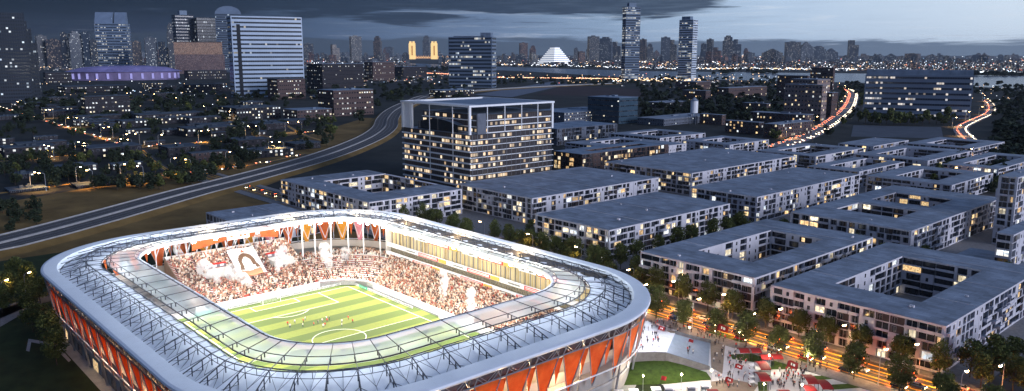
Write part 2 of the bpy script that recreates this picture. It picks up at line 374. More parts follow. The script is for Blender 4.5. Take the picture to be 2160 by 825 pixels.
# highway sweeping behind the stadium, on a low embankment
mid = [(-260, 562), (0, 514), (100, 489), (200, 462), (300, 434), (400, 406), (480, 386), (560, 365), (640, 343), (700, 324), (750, 305), (790, 286), (812, 268), (818, 250), (835, 232), (870, 215)]
HW = spline([G(x, y, 2)[:2] for x, y in mid]+[(-1300, 1010), (-1450, 1400), (-1500, 1900)], 20)
b = MB(); ribbon(b, HW, 16, -16, 2.0)
A = [(x, y, 2.0) for x, y in offs(HW, -16)]; B = [(x, y, -.25) for x, y in offs(HW, -22)]; b.strip(B, A, 1)
A = [(x, y, 2.0) for x, y in offs(HW, 16)]; B = [(x, y, -.25) for x, y in offs(HW, 22)]; b.strip(A, B, 1)
for o in (-15, -10, -5, 5, 10, 15): ribbon(b, HW, o+.11, o-.11, 2.03, 2)
b.build("road", [M['asphaltpale'], M['verge'], M['paint']], kind='structure')
b = MB()
for o in (-16.2, -.6, .6, 16.2):
    A = offs(HW, o-.12); B = offs(HW, o+.12)
    b.strip([(x, y, 2.0) for x, y in A], [(x, y, 2.85) for x, y in A]); b.strip([(x, y, 2.85) for x, y in A], [(x, y, 2.85) for x, y in B]); b.strip([(x, y, 2.85) for x, y in B], [(x, y, 2.0) for x, y in B])
b.build("crash_barrier", M['concrete'], label="long concrete crash barrier lining both carriageways of the curved highway", cat="barrier")
# avenue in front of the apartment blocks (runs along x)
def avenue(y0, y1, x0, x1):
    b = MB(); b.face([(x0, y0, 0), (x1, y0, 0), (x1, y1, 0), (x0, y1, 0)]); ym = (y0+y1)/2
    for y in (y0+.5, y1-.5): b.face([(x0, y-.08, .02), (x1, y-.08, .02), (x1, y+.08, .02), (x0, y+.08, .02)], 1)
    for y in (ym-.25, ym+.25): b.face([(x0, y-.07, .02), (x1, y-.07, .02), (x1, y+.07, .02), (x0, y+.07, .02)], 1)
    x = x0
    while x < x1-3:
        for y in ((y0+ym)/2, (y1+ym)/2): b.face([(x, y-.07, .02), (x+3, y-.07, .02), (x+3, y+.07, .02), (x, y+.07, .02)], 1)
        x += 9
    return b
b = avenue(99.5, 116.5, -420, 420)
for y, w in ((101.6, .16), (104.0, .34), (107.2, .12), (109.6, .36), (113.2, .40)): b.face([(-420, y-w, .035), (420, y-w, .035), (420, y+w, .035), (-420, y+w, .035)], 2)  # yellow bands painted in place of the cars' light trails
M['trailyellow'] = mat("light_trail_yellow_paint", (.78, .40, .03), .6, .12, .8)
b.build("road", [M['asphalt'], M['paint'], M['trailyellow']], kind='structure')
def slab(name, x0, x1, y0, y1, z0, z1, m):
    b = MB(); b.box(x0, x1, y0, y1, z0, z1); return b.build(name, m, kind='structure')
slab("kerb", -420, 420, 99.2, 99.5, -.2, .14, M['kerb']); slab("kerb", -420, 420, 116.5, 116.8, -.2, .14, M['kerb'])
slab("sidewalk", -420, 420, 93.5, 99.2, -.2, .12, M['sidewalk']); slab("sidewalk", -420, 420, 116.8, 121.0, -.2, .12, M['sidewalk'])
# pavement around the apartment blocks, cross streets
slab("pavement", -165, 240, 121.0, 480, -.29, -.05, M['sidewalk'])
for nm, x0, x1, y0, y1 in (("street", 8, 20, 121.2, 520), ("street", -76, -66, 121.2, 520), ("street", 163, 173, 121.2, 520), ("street", -165, 240, 232, 242), ("street", -165, 240, 478, 488)):
    b = MB(); z = -.03 if x1-x0 < 50 else -.02
    b.face([(x0, y0, z), (x1, y0, z), (x1, y1, z), (x0, y1, z)]); b.build(nm, M['asphalt'], kind='structure', label=None)
# two lit roads running away to the river on the right
R1c = [(1640, 310), (1700, 288), (1735, 270), (1765, 250), (1787, 230), (1797, 210), (1797, 195), (1775, 183)]
R1 = spline([G(x, y)[:2] for x, y in R1c], 15)
R2c = [(2020, 415), (2040, 385), (2062, 352), (2070, 330), (2062, 308), (2038, 288), (2027, 270), (2050, 256), (2084, 240), (2092, 225), (2082, 212)]
R2 = spline([G(x, y)[:2] for x, y in R2c], 12)
for C, w in ((R1, 13), (R2, 9)):
    b = MB(); ribbon(b, C, w, -w, .04)
    for o in (-w+.8, 0, w-.8): ribbon(b, C, o+.15, o-.15, .08, 1)
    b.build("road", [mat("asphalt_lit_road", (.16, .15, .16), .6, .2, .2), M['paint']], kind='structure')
# left district streets
LR = []
for pts, w in (([(-60, 212), (20, 232), (100, 256), (185, 283), (262, 305), (300, 318)], 5), ([(-30, 343), (80, 335), (165, 326), (270, 316), (345, 305), (450, 300), (550, 291), (620, 284), (690, 272)], 5),
               ([(-60, 416), (0, 408), (90, 397), (150, 388), (250, 379), (330, 373), (380, 366), (480, 356), (560, 343), (640, 325)], 5), ([(300, 318), (330, 345), (370, 368)], 4), ([(600, 262), (640, 284), (690, 300)], 4)):
    C = spline([G(x, y)[:2] for x, y in pts], 12); LR.append(C)
    b = MB(); ribbon(b, C, w, -w, .05+.02*len(LR)); ribbon(b, C, 1.6, .7, .2, 1); ribbon(b, C, -.7, -1.6, .2, 1)  # twin yellow bands stand in for light trails here too
    b.build("street", [mat("asphalt_pale_street", (.07, .065, .06), .7, .2, .4), M['trailyellow']], kind='structure')
# river and far bank water
M['water'] = mat("river_water", (.02, .035, .06), .22, .2, .002, bump=.0, spec=.6)
W1 = pxpoly([(560, 146), (860, 141), (1100, 150), (1350, 165), (1800, 174), (2300, 192), (2300, 162), (1800, 155), (1350, 150), (1100, 142), (860, 133), (560, 136)])
sheet("river", W1, -.05, M['water'])
sheet("lake", pxpoly([(990, 260), (1180, 250), (1190, 232), (1000, 240)]), -.04, M['water'])
M['sport'] = mat("reddish_brown_field", (.04, .025, .026), .9, .3, .02)
sheet("field", pxpoly([(1130, 200), (1370, 205), (1350, 188), (1190, 180)]), -.06, M['sport'])
sheet("path", pxpoly([(1000, 200), (1080, 205), (1200, 178), (1165, 172)]), -.03, mat("pale_ramp_paving", (.12, .14, .18), .8, .2, .05))
sheet("square", pxpoly([(1795, 288), (1990, 292), (1985, 268), (1800, 264)]), -.02, mat("blue_grey_car_park", (.07, .08, .1), .8, .2, .05))
# ------------------------------------------------------------------ the pitch
pm = bpy.data.materials.new("mown_pitch"); pm.use_nodes = True; nt = pm.node_tree; b_ = nt.nodes["Principled BSDF"]
tc = nn(nt, "ShaderNodeTexCoord"); sx = nn(nt, "ShaderNodeSeparateXYZ"); nt.links.new(tc.outputs["Object"], sx.inputs[0])
st = math_n(nt, 'GREATER_THAN', math_n(nt, 'FRACT', math_n(nt, 'DIVIDE', sx.outputs[0], 11.67)), .5)
no = nn(nt, "ShaderNodeTexNoise"); no.inputs["Scale"].default_value = .7; no.inputs["Detail"].default_value = 6; nt.links.new(tc.outputs["Object"], no.inputs[0])
cc = mix_c(nt, st, (.062, .105, .012), (.175, .215, .028))
nt.links.new(mix_c(nt, math_n(nt, 'MULTIPLY_ADD', no.outputs[0], 1.5, -.45, clamp=True), mix_c(nt, .35, cc, (.05, .08, .01)), cc), b_.inputs["Base Color"]); b_.inputs["Roughness"].default_value = .95
M['chalk'] = mat("chalk_line", (.75, .78, .72), .9, .05, 3.)
b = MB(); b.face([(-57.5, -39, .02), (57.5, -39, .02), (57.5, 39, .02), (-57.5, 39, .02)]); b.build("lawn", pm, kind='structure')
b = MB(); LW = .14
def line(x0, y0, x1, y1):
    dx, dy = x1-x0, y1-y0; L = math.hypot(dx, dy); nx, ny = -dy/L*LW, dx/L*LW; ex, ey = dx/L*LW, dy/L*LW
    b.face([(x0-ex-nx, y0-ey-ny, .04), (x1+ex-nx, y1+ey-ny, .04), (x1+ex+nx, y1+ey+ny, .04), (x0-ex+nx, y0-ey+ny, .04)])
def arc(cx, cy, r, a0, a1, n=48):
    b.strip([(cx+(r-LW)*math.cos(a0+(a1-a0)*i/n), cy+(r-LW)*math.sin(a0+(a1-a0)*i/n), .042) for i in range(n+1)][::-1], [(cx+(r+LW)*math.cos(a0+(a1-a0)*i/n), cy+(r+LW)*math.sin(a0+(a1-a0)*i/n), .042) for i in range(n+1)][::-1])
for y in (-34, 34): line(-52.5, y, 52.5, y)
for x in (-52.5, 0, 52.5): line(x, -34, x, 34)
for s in (-1, 1):
    for w, dpt in ((20.15, 16.5), (9.16, 5.5)):
        line(s*52.5, -w, s*(52.5-dpt), -w); line(s*52.5, w, s*(52.5-dpt), w); line(s*(52.5-dpt), -w, s*(52.5-dpt), w)
    a = math.acos(5.5/9.15); c = 0 if s < 0 else math.pi
    arc(s*41.5, 0, 9.15, c-a, c+a, 20)
arc(0, 0, 9.15, 0, 2*math.pi, 72)
b.build("pitch_markings", M['chalk'], kind='structure')
# ------------------------------------------------------------------ stadium frame of reference
OUT = (101.5, 73.5, 44.0, -1.5, -2.0); INN = (71.0, 48.0, 22.0, -3.0, 1.0); NM = 68
def rr(Rc, u):
    hx, hy, r, cx, cy = Rc; u %= NM
    a, c = hx-r, hy-r
    segs = [(3, (hx, 0), (hx, c)), (8, (a, c), 0), (12, (a, hy), (-a, hy)), (8, (-a, c), 90), (6, (-hx, c), (-hx, -c)), (8, (-a, -c), 180), (12, (-a, -hy), (a, -hy)), (8, (a, -c), 270), (3, (hx, -c), (hx, 0))]
    for n, p, q in segs:
        if u <= n+1e-9:
            t = u/n
            if isinstance(q, tuple): return (cx+p[0]+(q[0]-p[0])*t, cy+p[1]+(q[1]-p[1])*t)
            an = R(q+90*t); return (cx+p[0]+r*math.cos(an), cy+p[1]+r*math.sin(an))
        u -= n
    return (cx+hx, cy)
def P(u, k, z):
    o, i = rr(OUT, u), rr(INN, u); return (o[0]*(1-k)+i[0]*k, o[1]*(1-k)+i[1]*k, z)
def loop(k, z, n=3, u0=0, u1=NM): 
    N = int((u1-u0)*n); return [P(u0+i/n, k, z) for i in range(N+(0 if u1-u0 == NM else 1))]
sheet('pavement', loop(.06, 0, 1), -.06, M['concrete'])
STAD = empty("stadium", (-3, -2, 0), label="huge floodlit oval football stadium with pale ring roof and orange triangle cladding", cat="stadium")
def part(b, name, m, **k):
    o = b.build(name, m, None, **k); o.parent = STAD; o.matrix_parent_inverse = Matrix.Translation((3, 2, 0)); return o
# ring beam
b = MB(); prof = [(0.0, 23.3), (-.018, 23.9), (-.012, 24.4), (.012, 24.6), (.150, 24.6), (.157, 24.2), (.172, 23.0), (.165, 22.9), (0.0, 23.3)]
for (k0, z0), (k1, z1) in zip(prof, prof[1:]): b.strip(loop(k1, z1), loop(k0, z0), 0, closed=True)
for i in range(NM*2): q = [P(i/2-.012, k_, z_) for k_, z_ in ((.012, 24.603), (.148, 24.603))]; w_ = [P(i/2+.012, k_, z_) for k_, z_ in ((.148, 24.603), (.012, 24.603))]; b.face([q[1], q[0], w_[1], w_[0]], 1)
part(b, "ring_beam", [M['ring'], mat("ring_joint", (.62, .65, .7), .7, .1, .5)], smooth=False)
# fabric roof with drainage folds, darker seam at each module
b = MB(); ks = [.172, .26, .35, .45, .54, .60]
def zr(k): return 22.3+(k-.17)*3.6
N = NM*2
for a, c in zip(ks, ks[1:]):
    A = [P(i/2, a, zr(a)+(.45 if i % 2 else 0)) for i in range(N)]; B = [P(i/2, c, zr(c)+(.45 if i % 2 else 0)) for i in range(N)]
    b.strip(A, B, 0, closed=True)
    A2 = [(x, y, z-.35) for x, y, z in A]; B2 = [(x, y, z-.35) for x, y, z in B]; b.strip(B2, A2, 0, closed=True)
A = [P(i/2, .60, zr(.6)+(.45 if i % 2 else 0)) for i in range(N)]; b.strip(A, [(x, y, z-.35) for x, y, z in A], 0, closed=True)
part(b, "roof_membrane", M['membrane'])
b = MB()
for z, k in ((22.4, .172), (21.6, .172)): pass
b.strip(loop(.172, 23.0), loop(.18, 22.3), 0, closed=True); part(b, "roof_upstand", mat("upstand_grey", (.12, .13, .15), .6, .2, .3))
gm = bpy.data.materials.new("roof_glazing_frosted"); gm.use_nodes = True; nt = gm.node_tree; b_ = nt.nodes["Principled BSDF"]
b_.inputs["Base Color"].default_value = (.88, .94, .97, 1); b_.inputs["Roughness"].default_value = .25; b_.inputs["Alpha"].default_value = .42
tr = nn(nt, "ShaderNodeBsdfTranslucent"); tr.inputs[0].default_value = (.66, .86, 1, 1); mx = nn(nt, "ShaderNodeMixShader"); mx.inputs[0].default_value = .3
tp = nn(nt, "ShaderNodeBsdfTransparent"); mx2 = nn(nt, "ShaderNodeMixShader"); mx2.inputs[0].default_value = .55
nt.links.new(b_.outputs[0], mx.inputs[1]); nt.links.new(tr.outputs[0], mx.inputs[2]); nt.links.new(mx.outputs[0], mx2.inputs[1]); nt.links.new(tp.outputs[0], mx2.inputs[2])
b_.inputs["Alpha"].default_value = 1.0
mx2.inputs[0].default_value = .48; mx.inputs[0].default_value = .5
nt.links.new(mx2.outputs[0], nt.nodes["Material Output"].inputs[0])
b = MB(); b.strip(loop(.655, 24.7), loop(1.0, 25.7), 0, closed=True); part(b, "roof_glazing", gm)
b = MB()   # inner lip, white, lit by the floodlights
pr = [(1.0, 25.6), (1.012, 25.9), (1.012, 24.6), (.985, 24.5), (.985, 25.6)]
for (k0, z0), (k1, z1) in zip(pr, pr[1:]+pr[:1]): b.strip(loop(k0, z0), loop(k1, z1), 0, closed=True)
part(b, "inner_ring_beam", M['whitesteel'])
def ringtube(k, z, r, m, name, n=1):
    b = MB(); L = loop(k, z, 2)
    for i in range(len(L)): b.tube(L[i], L[(i+1) % len(L)], r, 0, 4)
    return part(b, name, m)
ringtube(.60, 24.35, .16, M['steel'], "ring_tube"); ringtube(.655, 25.0, .2, M['steel'], "ring_tube"); ringtube(.70, 26.45, .12, M['steel'], "ring_tube"); ringtube(.955, 26.5, .16, M['steel'], "ring_tube")
b = MB(); T, Bt = loop(.44, 26.3, 2), loop(.44, 24.7, 2)   # raised ring truss with posts
for i in range(len(T)):
    j = (i+1) % len(T); b.tube(T[i], T[j], .16); b.tube(Bt[i], Bt[j], .09); b.tube(T[i], Bt[i], .09)
part(b, "ring_truss", M['steel'])
for i in range(NM):   # radial trusses
    u = i+.0; b = MB()
    b.tube(P(u, .165, 24.1), P(u, .44, 26.3), .14); b.tube(P(u, .44, 26.3), P(u, .955, 26.5), .12); b.tube(P(u, .955, 26.5), P(u, 1.0, 25.9), .1)
    b.tube(P(u, .175, 22.9), P(u, .44, 24.7), .08); b.tube(P(u, .44, 24.7), P(u, .6, 24.3), .08)
    for k, z0, z1 in (((.25, 22.6, 24.8), (.35, 23.0, 25.6)) if u > 44 or u < 8 else ())+((.44, 23.3, 24.7), (.655, 24.8, 26.4), (.70, 25.2, 26.4)): b.tube(P(u, k, z0), P(u, k, z1), .15)
    b.tube(P(u, .35, 23.1), P(u+.46, .19, 22.7), .06); b.tube(P(u, .35, 23.1), P(u-.46, .19, 22.7), .06)
    b.tube(P(u, .44, 26.2), P(u+.5, .30, 23.4), .055); b.tube(P(u, .44, 26.2), P(u-.5, .30, 23.4), .055)
    if 4 < u < 36: b.tube(P(u, .19, 22.3), P(u+.5, .18, 24.3), .1); b.tube(P(u+.5, .18, 24.3), P(u+1, .19, 22.3), .1)
    part(b, "radial_truss", M['steel'])
# seams between roof bays (thin battens lying on the fabric)
for i in range(NM):
    b = MB(); b.tube(P(i+.5, .19, zr(.19)+.5), P(i+.5, .60, zr(.6)+.5), .07); part(b, "roof_batten", M['greysteel'])
# ------------------------------------------------------------------ facade
pmx = bpy.data.materials.new("orange_mesh_cladding"); pmx.use_nodes = True; nt = pmx.node_tree; b_ = nt.nodes["Principled BSDF"]
tc = nn(nt, "ShaderNodeTexCoord"); no = nn(nt, "ShaderNodeTexNoise"); no.inputs["Scale"].default_value = .35; no.inputs["Detail"].default_value = 5; nt.links.new(tc.outputs["Object"], no.inputs[0])
cc = mix_c(nt, math_n(nt, 'MULTIPLY_ADD', no.outputs[0], 2.2, -.6, clamp=True), (.70, .14, .022), (.88, .26, .05)); nt.links.new(cc, b_.inputs[0]); b_.inputs["Roughness"].default_value = .55
tr = nn(nt, "ShaderNodeBsdfTranslucent"); nt.links.new(cc, tr.inputs[0]); mx = nn(nt, "ShaderNodeMixShader"); mx.inputs[0].default_value = .55
nt.links.new(b_.outputs[0], mx.inputs[1]); nt.links.new(tr.outputs[0], mx.inputs[2]); nt.links.new(mx.outputs[0], nt.nodes["Material Output"].inputs[0])
PINK = mat('pink_cladding', (.75, .30, .38), .6, .2, .3); AMBER = mat('amber_cladding', (.72, .33, .04), .6, .25, .3)
KT, KB = .012, .10     # facade leans inward towards its foot
def kf(z): return KT+(23-z)/(23-7.0)*(KB-KT)
for i in range(NM):
    u = i+.5
    b = MB(); q = [P(u-.40, kf(20.8), 20.8), P(u+.40, kf(20.8), 20.8), P(u+.03, kf(8.2), 8.2), P(u-.03, kf(8.2), 8.2)]
    ins = [P(u, .5, z)[0:2] for z in (0,)][0]
    b.face(q); cen = Vector(P(u, 1.2, 15)); n_ = (Vector(q[1])-Vector(q[0])).cross(Vector(q[3])-Vector(q[0])).normalized()*.12
    qq = [tuple(Vector(p)+n_) for p in q]; b.face(qq[::-1])
    for a in range(4): b.face([q[a], q[(a+1) % 4], qq[(a+1) % 4], qq[a]])
    part(b, "cladding_panel", pmx if not 6 < u < 36 else (pmx, PINK, AMBER, pmx, AMBER)[i % 5])
    b = MB(); q = [P(u+.5-.16, kf(20.0)+.012, 20.0), P(u+.5+.16, kf(20.0)+.012, 20.0), P(u+.5, kf(12.5)+.012, 12.5)]
    qq = [tuple(Vector(p)+n_*.8) for p in q]; b.face(q); b.face(qq[::-1])
    for a in range(3): b.face([q[a], q[(a+1) % 3], qq[(a+1) % 3], qq[a]])
    part(b, "narrow_cladding_panel", pmx)
    b = MB()   # steel: V tubes along the big panel, zigzag under the ring beam
    tip = P(u, kf(7.6)-.004, 7.6)
    for s in (-1, 1):
        b.tube(P(u+s*.42, kf(21)-.006, 21.0), tip, .17); b.tube(P(u+s*.42, kf(21)-.006, 21.0), P(u+s*.30, KT, 23.3), .16); b.tube(P(u+s*.12, KT+.006, 21.0), P(u+s*.42, KT, 23.3), .11)
        b.tube(P(u+s*.5, kf(21)+.03, 21.0), P(u+s*.5, .03, 23.3), .14); b.tube(P(u, kf(21), 21), P(u+s*.3, KT, 23.3), .1)
    part(b, "steel_frame", M['greysteel'])
ringtube(kf(21)-.008, 21.0, .2, M['greysteel'], "facade_tube"); ringtube(kf(10.8)-.008, 10.8, .22, M['whitesteel'], "facade_tube")
b = MB(); b.strip(loop(.06, 23.2), loop(.085, 19.5), 0, closed=True); part(b, "facade_backing", mat("backing_dark", (.07, .07, .08), .8, .3, .3))
for i in range(6, 36):   # white struts seen from inside below the far roof
    b = MB(); u = i+.5; b.tube(P(u-.46, .10, 22.4), P(u, .17, 12.0), .17); b.tube(P(u+.46, .10, 22.4), P(u, .17, 12.0), .17); part(b, "inner_strut", M['whitesteel'])
# bowl wall, concourse slab and ground storey
M['bowl'] = mat("bowl_wall_grey", (.26, .255, .25), .8, .15, .2)
b = MB(); b.strip(loop(.17, 0), loop(.17, 8.5), 0, closed=True); b.strip(loop(.155, 4.6), loop(.155, 5.3), 1, closed=True); b.strip(loop(.155, 5.3), loop(.30, 5.3), 1, closed=True)
b.strip(loop(.30, 4.6), loop(.155, 4.6), 1, closed=True)
part(b, "bowl_wall", [M['bowl'], M['concrete']])
b = MB(); b.strip(loop(.27, 8.5), loop(.27, 11.6), 0, closed=True); b.strip(loop(.17, 8.5), loop(.27, 8.5), 1, closed=True)
part(b, "upper_wall", [mat("upper_wall_lit", (.34, .32, .30), .8, .1, .2), M['concrete']])
for i in range(0, NM, 2):
    b = MB(); b.tube(P(i, .15, 0), P(i, .11, 8.5), .35, 0, 6); b.tube(P(i, .11, 8.5), P(i, .05, 22.9), .22, 0, 6); part(b, "raking_column", M['greysteel'])
b = MB(); b.strip(loop(-.015, 4.3, 3, 56, 70), loop(-.015, 5.1, 3, 56, 70)); b.strip(loop(-.015, 5.1, 3, 56, 70), loop(.16, 5.1, 3, 56, 70)); b.strip(loop(.16, 4.3, 3, 56, 70), loop(-.015, 4.3, 3, 56, 70))
part(b, "concourse_deck", M['concrete'])
for i in range(56, 71, 2):
    b = MB(); b.tube(P(i, .01, -.2), P(i, .01, 4.4), .8, 0, 4); part(b, "concourse_pier", M['concrete'])
# doors and dark openings in the ground storey
for i in range(37, 56):
    b = MB(); p, q = P(i+.2, .168, 0), P(i+.8, .168, 0); b.face([(p[0], p[1], .1), (q[0], q[1], .1), (q[0], q[1], 3.4), (p[0], p[1], 3.4)])
    part(b, "doorway", M['glassdark'] if i % 4 else M['litwarm'])
# ------------------------------------------------------------------ stands
M['seat'] = mat("seat_red_brown", (.30, .07, .05), .7, .3, .8)
M['standw'] = mat("stand_concrete_pale", (.50, .49, .47), .8, .1, .2)
M['ad'] = mat("ad_board_white", (.65, .66, .68), .5, .05, .5)
def terrace(F, B, z0, z1, rows, m=('standw', 'seat'), name="stand"):
    """stepped seating between a front polyline F and a back polyline B"""
    b = MB(); n = len(F)
    def L(t, z): return [(F[i][0]*(1-t)+B[i][0]*t, F[i][1]*(1-t)+B[i][1]*t, z) for i in range(n)]
    for r in range(rows):
        za, zb = z0+(z1-z0)*r/rows, z0+(z1-z0)*(r+1)/rows; t0, t1 = r/rows, (r+1)/rows
        b.strip(L(t0, za), L(t0, zb), 1); b.strip(L(t0, zb), L(t1, zb), 0)
    b.strip(L(0, 0), L(0, z0), 0)
    b.strip(L(1, z1)[::1], L(1, 0), 0)
    for e in (0, n-1):
        pts = [(F[e][0], F[e][1], 0), (B[e][0], B[e][1], 0), (B[e][0], B[e][1], z1), (F[e][0], F[e][1], z0)]
        b.face(pts)
    return part(b, name, [M[m[0]], M[m[1]]])
# end stand (behind the far goal)
EF, EB = [(-59.5, -27), (-59.5, 24)], [(-90, -27), (-90, 24)]
terrace(EF, EB, 1.7, 14.8, 30)
b = MB(); b.box(-59.4, -58.9, -27.3, 24.3, 0, 2.5); part(b, "pitchside_wall", M['whitesteel'])
for y in (-27.6, 24.15):
    b = MB(); pr2 = [(-59.4, 0), (-90.5, 0), (-90.5, 16.0), (-59.4, 2.9)]
    for yy, rev in ((y, 0), (y+.4, 1)):
        f = [(x, yy, z) for x, z in pr2]; b.face(f[::-1] if rev else f)
    for a in range(4):
        p, q = pr2[a], pr2[(a+1) % 4]; b.face([(p[0], y+.4, p[1]), (q[0], y+.4, q[1]), (q[0], y, q[1]), (p[0], y, p[1])])
    part(b, "side_wall", mat("side_wall_brown", (.16, .12, .10), .8, .2, .4))
b = MB(); b.box(-91.2, -90.6, -27.6, 24.6, 14.8, 16.0); part(b, "top_rail", M['whitesteel'])
# long stand on the far touchline: lower tier + glazed suites above
LF = [(-42, 40.5), (72, 40.5)]; LB = [(-57, 58.5), (72, 58.5)]
terrace(LF, LB, 1.7, 8.6, 20)
b = MB(); b.box(-42, 72, 39.9, 40.4, 0, 2.6); part(b, "pitchside_wall", M['whitesteel'])
M['suite'] = lit_grid("suite_glazing", (.46, .42, .32), 1.1, 20, .92, (1, .76, .34), (1, .88, .60), .42, glass=(.22, .17, .08), mw=.78, mh=2, rough=.3)
M['suitec'] = lit_pane("suite_interior", (1, .72, .3), (1, .88, .6), .5)
X0, X1 = -58.5, 64
b = MB(); b.box(X0, X1, 58.6, 66, 8.6, 9.6); b.box(X0, X1, 57.6, 58.5, 9.0, 10.4); part(b, "suite_balcony", M['whitesteel'])
b = MB(); b.box(X0, X1, 60.0, 66, 9.6, 12.8); part(b, "suite_level", M['suitec'])
b = MB(); b.box(X0, X1, 58.8, 66, 12.8, 13.5); b.box(X0, X1, 58.2, 58.7, 12.6, 14.4); part(b, "suite_balcony", M['whitesteel'])
b = MB(); b.box(X0, X1, 60.4, 66, 13.5, 19.6); part(b, "suite_level", M['suite'])
b = MB(); b.box(X0, X1, 59.2, 66, 19.6, 20.1); part(b, "suite_balcony", M['whitesteel'])
b = MB(); b.box(X0, X1, 61, 66, 20.1, 23.6); part(b, "press_gallery", mat("gallery_dark_bronze", (.07, .055, .04), .5, .2, .3))
b = MB(); b.box(X0-.5, X0-.05, 57.6, 66, 0, 23.8); part(b, "end_wall", M['standw'])
M['adr'] = mat("banner_red", (.55, .04, .03), .6, .1, 1.)
M['adk'] = mat("banner_print_dark", (.08, .09, .08), .6, .1, 1.)
M['adg'] = mat("banner_gold", (.45, .33, .08), .6, .1, 1.)
def banner(x, y, z, w, h, kind):
    b = MB(); b.box(x, x+w, y-.12, y, z, z+h, 0)
    if kind == 0:   # white with a dark line of lettering
        t = x+w*.15
        while t < x+w*.85:
            q = random.uniform(.4, .8); b.box(t, t+q*.7, y-.16, y-.122, z+h*.3, z+h*.7, 1); t += q
    elif kind == 1:
        for q in (.25, .6): b.box(x+w*.05, x+w*.95, y-.16, y-.122, z+h*q, z+h*(q+.18), 1)
    part(b, "suite_banner", [M['ad'] if kind != 1 else M['adr'], M['adk'] if kind == 0 else M['ad']] if kind != 2 else M['adg'])
for z, h, y in ((9.15, 1.15, 57.55), (12.75, 1.5, 58.15), (19.0, 1.5, 59.1)):
    x = X0+1+z; k = 0
    while x < X1-12:
        w = (9, 14, 5)[k % 3]; banner(x, y, z, w, h, k % 3); x += w+(1.2, .3, 3.5)[k % 3]; k += 1
for i in range(44):
    b = MB(); x = X0+1+i*2.72; b.box(x, x+.14, 60.1, 60.38, 13.5, 19.6); part(b, "mullion", M['greysteel'])
# corner terrace between them
ca = [(-59.5, 24.6), (-58.5, 29), (-56, 33.5), (-52, 37.5), (-47, 40), (-42.2, 40.5)]
cb = [(-80, 24.6), (-79, 34), (-76.5, 43), (-72, 50.5), (-66, 56), (-57.5, 58.5)]
terrace(ca, cb, 1.7, 7.4, 14)
b = MB()
for i in range(5): b.obox(ca[i], ((ca[i+1][0]-ca[i][0])/math.dist(ca[i], ca[i+1]), (ca[i+1][1]-ca[i][1])/math.dist(ca[i], ca[i+1])), (0, 0), 0, 1, 0, 0, 0, 1) if False else None
part_pts = [(x, y, 0) for x, y in ca]; b.strip(part_pts, [(x, y, 2.6) for x, y in ca]); b.strip([(x, y, 2.6) for x, y in ca], [(x-.5, y+.4, 2.6) for x, y in ca]); part(b, "pitchside_wall", M['whitesteel'])
b = MB(); b.strip([(x, y, 7.4) for x, y in cb], [(x-9, y+6, 7.4) for x, y in cb], 0); part(b, "corner_concourse", M['standw'])
for (x, y) in ((-80, 28), (-80, 34), (-78.2, 41), (-75, 48), (-71, 53.5), (-65, 58.5)):
    b = MB(); b.tube((x, y, 7.4), (x, y, 24), .32, 0, 8); b.tube((x, y, 17), (x+3.2, y-2, 24.2), .16, 0, 5); b.tube((x, y, 17), (x-3.2, y+2.6, 23.4), .16, 0, 5); part(b, "roof_column", M['whitesteel'])
for i in range(15):
    y = -30+i*4.1; b = MB(); b.tube((-92.2, y, 12), (-92.2, y, 23.6), .18, 0, 5); b.tube((-92.2, y, 16), (-89, y+2, 24), .13, 0, 5); b.tube((-92.2, y, 16), (-89, y-2, 24), .13, 0, 5); part(b, "roof_column", M['whitesteel'])
# stands under the near roof
NF = [(-44, -40.5), (62, -40.5)]; NB = [(-54, -62), (62, -62)]
terrace(NF, NB, 1.7, 12.5, 22)
terrace([(59.5, -38), (59.5, 38)], [(84, -38), (84, 38)], 1.7, 12, 20)
b = MB(); b.box(-44, 62, -40.3, -39.8, 0, 2.5); part(b, "pitchside_wall", M['whitesteel'])
b = MB(); b.box(59, 59.4, -38, 38, 0, 2.5); part(b, "pitchside_wall", M['whitesteel'])
# technical dugout boxes and players' tunnel on the far touchline
b = MB(); b.box(6, 13, 38.2, 39.8, 0, 1.6); b.box(6.2, 12.8, 39.0, 39.8, 1.6, 2.4); part(b, "team_bench", M['whitesteel'])
b = MB(); b.box(15.5, 22, 40.42, 47, 0.05, 3.2, 0); b.box(16.4, 21.1, 40.3, 40.41, .2, 2.4, 1); part(b, "player_tunnel", [M['standw'], M['darkpanel']])
# scoreboard hung in the roof behind the end stand, with its orange wings
b = MB(); b.poly([(-88.6, -5+9*math.cos(t)*.9) if False else (0, 0) for t in ()] or [(-88.8, -2), (-88.0, -2), (-88.0, 7.5), (-88.8, 7.5)], 19.4, 22.6, 0)
for y in (-.9, 1.1, 3.1, 5.1): b.box(-87.95, -87.8, y, y+1.2, 20.4, 21.6, 1)
part(b, "scoreboard", [glow("scoreboard_white_face", (1, .93, .85), 1.0), glow("scoreboard_red_light", (1, .12, .05), 1.2)])
for s, y0, y1 in ((1, 8, 22), (-1, -2.6, -16)):
    b = MB(); b.face([(-88.5, y0, 23), (-88.5, y0, 19.5), (-91, y1, 16.6), (-91, y1, 23.4)][::s]); part(b, "orange_sail", mat("orange_sail_cloth", (.42, .11, .035), .7, .3, .3))
